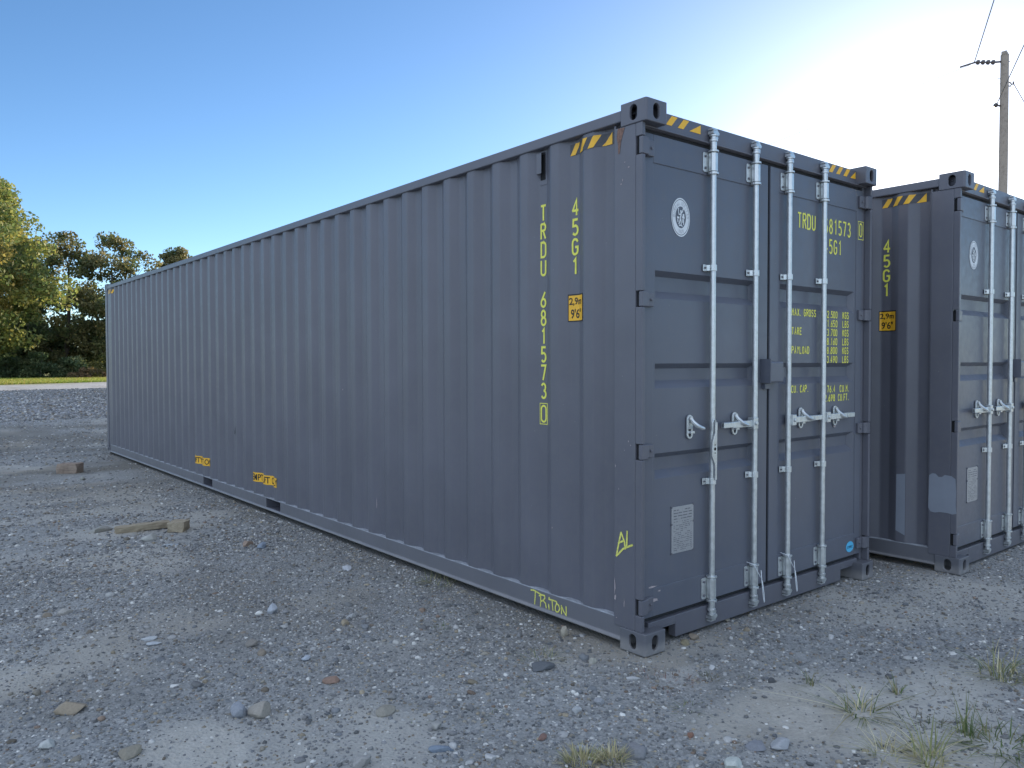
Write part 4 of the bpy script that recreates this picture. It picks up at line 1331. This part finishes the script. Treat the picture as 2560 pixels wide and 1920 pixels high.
        # chalk writing on the rail and the post
        TRI = [[(0.9295, 0.1462), (0.9023, 0.1505), (0.8861, 0.1488), (0.8566, 0.1431), (0.8287, 0.1381)], [(0.8861, 0.1488), (0.8889, 0.1092), (0.893, 0.0674)], [(0.8366, 0.1283), (0.8367, 0.1002), (0.8395, 0.0661)], [(0.8513, 0.1276), (0.8247, 0.1398), (0.801, 0.14), (0.7971, 0.1269), (0.8116, 0.1096), (0.8327, 0.0993)], [(0.809, 0.1049), (0.7907, 0.0953), (0.7855, 0.0686)], [(0.7659, 0.0977), (0.7608, 0.0659)], [(0.7659, 0.1273), (0.7311, 0.1293), (0.7005, 0.1288), (0.6929, 0.1237)], [(0.7337, 0.1227), (0.7299, 0.0942), (0.7261, 0.0692)], [(0.6929, 0.1203), (0.7044, 0.0969), (0.7057, 0.0759), (0.693, 0.0678), (0.6779, 0.0741), (0.6665, 0.094), (0.6753, 0.1108), (0.6929, 0.1203)], [(0.6515, 0.1182), (0.6515, 0.0926), (0.6503, 0.0670)], [(0.6515, 0.1131), (0.6354, 0.0863), (0.6131, 0.0693)], [(0.6131, 0.1189), (0.6107, 0.0873), (0.6122, 0.0654)], [(0.7607, 0.1389), (0.7594, 0.1305)]]
        ik = Ink(lambda a, c, l: (.0118 - l, a, c))
        for s in TRI: ik.stroke(s, .0088)
        ik.build('chalk_writing', M['chalk'], rail0)
        ALs = [[(0.1733, 0.6283), (0.190, 0.565), (0.2072, 0.4938)], [(0.1733, 0.6283), (0.1487, 0.5812), (0.1425, 0.5425)], [(0.193, 0.5668), (0.1548, 0.5858)], [(0.2072, 0.4938), (0.1578, 0.542), (0.0898, 0.5747)], [(0.128, 0.642), (0.1320, 0.562)]]
        ik = Ink(lambda a, c, l: (.0038 - l, a, c))
        for s in ALs: ik.stroke(s, .0105)
        ik.build('chalk_writing', M['chalk'], post)
        # small knocks and scratches on the long side
        for (a, c, w, h_, mm) in ((1.925, .575, .004, .010, 'chip'), (2.865, .415, .0022, .050, 'chip'), (4.93, .245, .003, .014, 'chip'), (4.70, .320, .004, .008, 'chip'), (.735, .560, .004, .005, 'chip'),
                                  (6.02, .770, .035, .020, 'scuff'), (6.00, .800, .012, .030, 'scuff'), (3.43, 1.31, .004, .006, 'chip'), (1.36, .50, .0018, .06, 'scuff')):
            V = ragged(a, c, w, h_, 9, int(a * 100), .4); conform('paint_scuff', V, [tuple(range(9))], M[mm], wall, .0012)
        # rust and chips on the near post
        pl = lambda a, c: (.0022, a, c)
        blob('rust_stain', [(.200, 2.775), (.150, 2.772), (.163, 2.742), (.178, 2.700), (.186, 2.645), (.196, 2.640), (.198, 2.690), (.208, 2.730)], pl, M['rust'], post)
        r = random.Random(9)
        for (a, c, w, h_) in ((.150, 2.590, .010, .006), (.120, 2.560, .012, .008), (.165, 2.500, .008, .012), (.175, 2.480, .014, .006), (.150, .250, .006, .045), (.218, .330, .008, .07), (.215, .268, .012, .030), (.205, .160, .010, .005), (.120, 1.12, .006, .010), (.105, 1.10, .005, .006), (.15, 1.07, .004, .008), (.215, .98, .006, .02), (.19, .86, .003, .01)):
            blob('paint_chip', ragged(a, c, w * .5, h_ * .5, 9, r.randint(0, 999), .5), pl, M['chip'], post)
        pl2 = lambda a, c: (a, YD - .0012, c)
        for (a, c, w, h_) in ((.150, .330, .03, .006), (.165, .255, .022, .008), (.20, .30, .012, .004), (2.02, 1.095, .02, .006)):
            blob('paint_chip', ragged(a, c, w, h_, 9, r.randint(0, 999), .5), pl2, M['chip'], left if a < 1 else rightd)
    else:
        pl = lambda a, c: (.0022, a, c)
        r = random.Random(2)
        pts = [(.226, .46), (.222, .70)] + [(.222 - .022 * k, .705 + r.uniform(-.012, .012)) for k in range(1, 8)] + [(.040, .69), (.034, .60), (.036, .50), (.030, .44)] + [(.060 + .03 * k, .435 + r.uniform(-.01, .01)) for k in range(6)]
        blob('repair_patch', pts, pl, M['patch'], post)
        V = [(.399, .22), (.468, .25), (.466, .68), (.399, .69)]
        conform('repair_patch', V, [(0, 1, 2, 3)], M['patch'], wall, .0016)
    return root

near = container((0, 0, 0), 0, 'nearest dark grey container with one raised door handle and yellow codes down its long side', 'near')
second = container((2.945, -0.38, 0), 0, 'second grey container behind the first one, with pale repair patches, cut by the right edge', 'second')
for i, (x, y) in enumerate(((4.2, 13.2), (6.8, 25.8), (9.4, 38.2), (12.6, 42.6))):
    if i == 0:
        spare = container((x, y, 0), 0, 'plain grey container standing out of sight behind the near row', 'plain')
    else:
        def dup(o, parent=None):
            c = o.copy(); COL.objects.link(c)
            if parent is not None: c.parent = parent
            for ch in o.children: dup(ch, c)
            return c
        d = dup(spare); d.location = (x, y, 0)

# wire seals hanging from the inner rods
for x, lab in ((RODX[1], 'thin steel cable seal looped on the left inner lock rod'), (RODX[2], 'thin steel cable seal looped on the right inner lock rod')):
    b = MB()
    yq = ROD_Y - .032
    b.tube([(x - .050, YD - .010, .330), (x - .036, yq + .006, .318), (x - .010, yq, .275), (x + .022, yq, .235), (x + .036, yq + .004, .228), (x + .040, yq + .006, .260), (x + .033, yq + .004, .275),
            (x + .034, yq, .225), (x + .044, yq, .16), (x + .056, yq, .09), (x + .062, yq, .072), (x + .066, yq, .078), (x + .060, yq, .13), (x + .040, yq, .21)], .0026, 6)
    o = b.build('cable_seal', M['pale'], None, smooth=True)
    tag(o, lab, 'cable seal', 'cable seals on the near container')

# ------------------------------------------------------------------ utility pole and wires
pole = thing('utility_pole', 'weathered wooden utility pole rising behind the second container', 'utility pole', (26.62, 7.58, 0))
b = MB(); pr = []
for k in range(13):
    t = k / 12; pr.append((.165 - .04 * t, 12.05 * t - .2))
b.lathe(0, 0, pr, 14); b.prism([(-.135, 11.83), (.135, 11.83), (.135, 11.92), (-.02, 11.98), (-.135, 11.93)], -.06, .06, 'y')
b.build('shaft', M['pole_wood'], pole, smooth=False)
rt = Vector((.777, -.63, 0))
def PL(a, z, dpt=0): 
    v = rt * a + Vector((.63, .777, 0)) * dpt
    return (v.x, v.y, z)
b = MB()
b.tube([PL(-.12, 11.62), PL(-.25, 11.61), PL(-.36, 11.60)], .032, 6)
for k in range(4):
    a = -.40 - k * .17
    b.tube([PL(a + .07, 11.60), PL(a + .045, 11.60), PL(a + .03, 11.60), PL(a - .03, 11.60), PL(a - .05, 11.60), PL(a - .09, 11.60)], [.02, .075, .085, .07, .03, .02], 10)
b.tube([PL(-.98, 11.60), PL(-1.16, 11.55), PL(-1.50, 11.44)], .028, 6)
b.build('insulator_string', M['ceramic'], pole, smooth=True)
b = MB()
b.tube([PL(-.13, 10.15), PL(-.24, 10.16), PL(-.30, 10.22)], .03, 6); b.tube([PL(-.28, 10.10), PL(-.28, 10.13), PL(-.28, 10.20), PL(-.28, 10.24)], [.03, .075, .075, .03], 10)
b.build('spool_insulator', M['ceramic'], pole, smooth=True)
b = MB()
b.tube([PL(.10, 10.95), PL(.20, 10.92), PL(.24, 10.86), PL(.20, 10.80), PL(.12, 10.82)], .022, 6); b.tube([PL(.30, 10.86), PL(.30, 10.96)], [.035, .02], 8)
b.build('guy_bracket', M['ceramic'], pole, smooth=True)
b = MB(); b.tube([PL(-.13, 11.05), PL(-.24, 11.06)], .010, 5); b.tube([PL(-.13, 10.88), PL(-.22, 10.88)], .010, 5); b.tube([PL(.12, 11.62), PL(.18, 11.62)], .014, 5)
b.build('pole_step', M['ceramic'], pole)
base = Vector((26.62, 7.58, 0))
def wire(p0, p1, sag, lab, r=.013):
    p0 = Vector(p0); p1 = Vector(p1); pts = []
    for k in range(25):
        t = k / 24; q = p0.lerp(p1, t); q.z -= sag * 4 * t * (1 - t); pts.append(q)
    b = MB(); b.tube(pts, r, 5)
    o = b.build('overhead_wire', M['wire'], None, smooth=True)
    tag(o, lab, 'wire', 'wires on the utility pole')
e1 = base + Vector(PL(-1.02, 11.60))
wire(e1, e1 + Vector((-4.6, -2.2, 0)) * 8, .25, 'wire running from the insulator string up to the top edge of the photo', .015)
wire(e1 + Vector((-.10, .08, -.08)), (37.0, 46.0, 11.5), .15, 'faint wire running left from the insulators to the container roof line', .007)
e2 = base + Vector(PL(-.27, 10.16))
wire(e2, e2 + Vector((-4.6, -2.3, .16)) * 8, .1, 'lower wire crossing in front of the pole to the right edge', .014)
e3 = base + Vector(PL(.30, 10.90))
wire(e3, e3 + Vector(PL(6.5, -10.9)), 0, 'guy wire slanting down right from the pole bracket', .013)

# ------------------------------------------------------------------ trees
def leaf_cloud(C, R, n, size, cols, seed):
    """C (m,3) clump centres, R (m,) radii, n leaves per clump; leaf-sized quads"""
    r = np.random.default_rng(seed)
    m = len(C); tot = m * n
    idx = np.repeat(np.arange(m), n)
    d = r.normal(size=(tot, 3)); d /= np.linalg.norm(d, axis=1, keepdims=True)
    rad = R[idx] * r.uniform(0, 1, tot) ** .45
    P = C[idx] + d * rad[:, None] * np.array([1, 1, .7])
    a = r.normal(size=(tot, 3)) + np.array([0, 0, .2]); a /= np.linalg.norm(a, axis=1, keepdims=True)
    b = np.cross(a, r.normal(size=(tot, 3))); b /= np.linalg.norm(b, axis=1, keepdims=True)
    s = size * r.uniform(.5, 1.35, tot)[:, None]
    V = np.stack([P - a * s * .6, P + b * s * .38, P + a * s * .6, P - b * s * .38], 1).reshape(-1, 3)
    F = np.arange(tot * 4).reshape(-1, 4)
    cc = np.array(cols)
    cm = cc[r.integers(len(cc), size=m)][idx] * .55 + cc[r.integers(len(cc), size=tot)] * .45
    cm = cm * r.uniform(.7, 1.3, (tot, 1))
    return V, F, np.repeat(cm, 4, axis=0)
def tree(name, label, x, y, h, rad, cols, seed, nclump=90, nleaf=190, lsize=.30, lowest=.18, group=None, cr=(.9, 1.7), shape=1.0):
    r = np.random.default_rng(seed)
    root = thing(name, label, 'tree', (x, y, 0), 0, group)
    # clump centres spread through an uneven crown volume
    C = []
    while len(C) < nclump:
        t = r.uniform(lowest, 1.0); a = r.uniform(0, 2 * np.pi)
        prof = np.sin(np.pi * np.clip((t - lowest + .08) / (1.10 - lowest), 0, 1)) ** .6
        lob = 1 + .28 * np.sin(3 * a + seed) * np.sin(7 * t + seed * 1.7)
        q = rad * prof * lob * r.uniform(0.05, 1) ** .5
        C.append((q * np.cos(a) * 1.0, q * np.sin(a), h * t - .5 * (q / rad) ** 2 * shape))
    C = np.array(C); R = r.uniform(*cr, nclump) * (.75 + .25 * rad / 5)
    V, F, T = leaf_cloud(C, R, nleaf, lsize, cols, seed + 1)
    np_mesh('crown', V, F, T, M['leaf'], root)
    # trunk and limbs reach every clump
    b = MB(); nodes = []
    th = h * .82
    tp = []
    for k in range(9):
        t = k / 8; p = Vector((.35 * math.sin(t * 3 + seed), .3 * math.cos(t * 2.5 + seed) - .3, th * t)); tp.append(p); nodes.append((p, .034 * h * .55 * (1 - t) + .05))
    b.tube(tp, [n_[1] for n_ in nodes], 8)
    order = sorted(range(nclump), key=lambda i: C[i][2] * .4 + np.hypot(C[i][0], C[i][1]))
    for i in order:
        c = Vector(C[i]); best = None
        for p, rr in nodes:
            if p.z > c.z + .3: continue
            dd = (p - c).length + (0 if rr > .04 else .4)
            if best is None or dd < best[0]: best = (dd, p, rr)
        if best is None: continue
        p, rr = best[1], best[2]; m = p.lerp(c, .5) + Vector((0, 0, .12 * (c - p).length))
        r0 = max(.025, rr * .62); b.tube([p, m, c], [r0, r0 * .75, r0 * .45], 5)
        nodes.append((m, r0 * .75)); nodes.append((c, r0 * .45))
    b.build('trunk', M['bark'], root, smooth=True)
    return root
GOLD = [(.30, .30, .08), (.40, .35, .09), (.22, .28, .08), (.18, .23, .07), (.46, .35, .10), (.13, .18, .06), (.15, .21, .065)]
OLIV = [(.12, .165, .06), (.16, .18, .065), (.22, .195, .08), (.09, .13, .055), (.18, .16, .07), (.28, .24, .10)]
DARK = [(.11, .16, .075), (.14, .19, .08), (.09, .13, .065), (.18, .20, .09)]
GT = 'trees along the far edge of the yard'
tree('broadleaf_tree', 'tall yellow-green autumn tree cut by the left edge of the photo', 5.2, 93.5, 20.0, 7.2, GOLD, 5, 150, 230, .34, .16, GT, (1.0, 1.9))
tree('broadleaf_tree', 'dark olive tree with bare limbs showing, right of the yellow tree', 14.4, 102.0, 16.4, 5.0, OLIV, 12, 92, 125, .30, .12, GT, (.8, 1.4))
tree('broadleaf_tree', 'brown-tinged olive tree touching the far corner of the near container', 19.0, 99.0, 16.3, 5.0, OLIV, 27, 92, 125, .30, .12, GT, (.8, 1.4))
tree('broadleaf_tree', 'lone rounded treetop showing above the near container roof rail', 26.9, 102.5, 16.2, 3.4, OLIV, 31, 70, 170, .28, .3, GT, (.7, 1.2))
tree('broadleaf_tree', 'dark tree in the gap behind the yellow and olive trees', 9.8, 107.0, 16.0, 5.6, DARK, 44, 120, 160, .34, .03, GT, (1.0, 1.8))
def bush(x, y, w, h, cols, seed, lab, n=22, nl=170, ls=.22):
    r = np.random.default_rng(seed)
    root = thing('bush', lab, 'bush', (x, y, 0), 0, 'bushes below the trees')
    C = np.stack([r.uniform(-w, w, n), r.uniform(-1, 1, n), r.uniform(.15, .85, n) * h], 1)
    C[:, 2] *= 1 - .5 * (C[:, 0] / w) ** 2
    V, F, T = leaf_cloud(C, r.uniform(.5, 1.0, n) * min(1, h / 2.2), nl, ls, cols, seed)
    np_mesh('foliage', V, F, T, M['leaf'], root)
    b = MB()
    for c in C[:10]: b.tube([(c[0] * .25, c[1] * .25, -.1), (c[0] * .7, c[1] * .7, c[2] * .6), tuple(c)], [.05, .035, .015], 5)
    b.build('stem', M['bark'], root)
bush(17.6, 93.0, 1.9, 3.4, [(.16, .17, .05), (.11, .13, .04), (.20, .19, .07)], 61, 'sunlit yellow-green bush beside the far container corner')
bush(13.6, 94.0, 1.6, 2.6, DARK, 62, 'dark bush left of the sunlit yellow-green one')
bush(10.4, 93.5, 1.8, 3.0, DARK, 63, 'dark bush in the middle of the tree line')
bush(7.2, 95.0, 2.0, 3.2, DARK, 64, 'dark bush under the tall yellow tree')
bush(14.6, 91.0, 1.6, 1.2, [(.20, .13, .07), (.26, .18, .09), (.16, .13, .06)], 65, 'low rusty brown brush at the edge of the lit grass', 18, 140, .16)
# dense far wood reads as one dark mass
r_ = np.random.default_rng(77)
n = 760
C = np.stack([r_.uniform(-16, 36, n), r_.uniform(103, 118, n), r_.uniform(.3, 12.0, n) * r_.uniform(.6, 1, n)], 1)
V, F, T = leaf_cloud(C, r_.uniform(1.0, 2.0, n), 130, .42, DARK, 78)
wd = np_mesh('undergrowth', V, F, T, M['leaf']); wd['kind'] = 'stuff'

# grass strip beyond the gravel (stuff)
def field(n, seed):
    r = np.random.default_rng(seed)
    x = r.uniform(-6, 30, n); s = 67.0 + r.uniform(0, 1, n) ** 1.3 * 29
    y = s + .6 * (x - 4.7) * np.clip((97 - s) / 28, 0, 1)
    h = r.uniform(.06, .22, n); w = r.uniform(.02, .05, n); a = r.uniform(0, np.pi, n)
    dx, dy = np.cos(a) * w, np.sin(a) * w; lx, ly = r.normal(0, .06, n), r.normal(0, .06, n)
    V = np.stack([np.stack([x - dx, y - dy, np.full(n, -.01)], 1), np.stack([x + dx, y + dy, np.full(n, -.01)], 1), np.stack([x + lx, y + ly, h], 1)], 1).reshape(-1, 3)
    F = np.arange(3 * n).reshape(-1, 3)
    cols = np.array([(.17, .27, .03), (.24, .31, .045), (.34, .31, .07), (.13, .20, .03)])
    pat = vnoise(x, y, .25, 4)
    k = np.clip((pat * 4 + r.normal(0, .6, n)).astype(int), 0, 3)
    return V, F, np.repeat(cols[k] * r.uniform(.8, 1.2, (n, 1)), 3, axis=0)
gs = np_mesh('grass', *field(90000, 5), M['blade']); gs['kind'] = 'stuff'
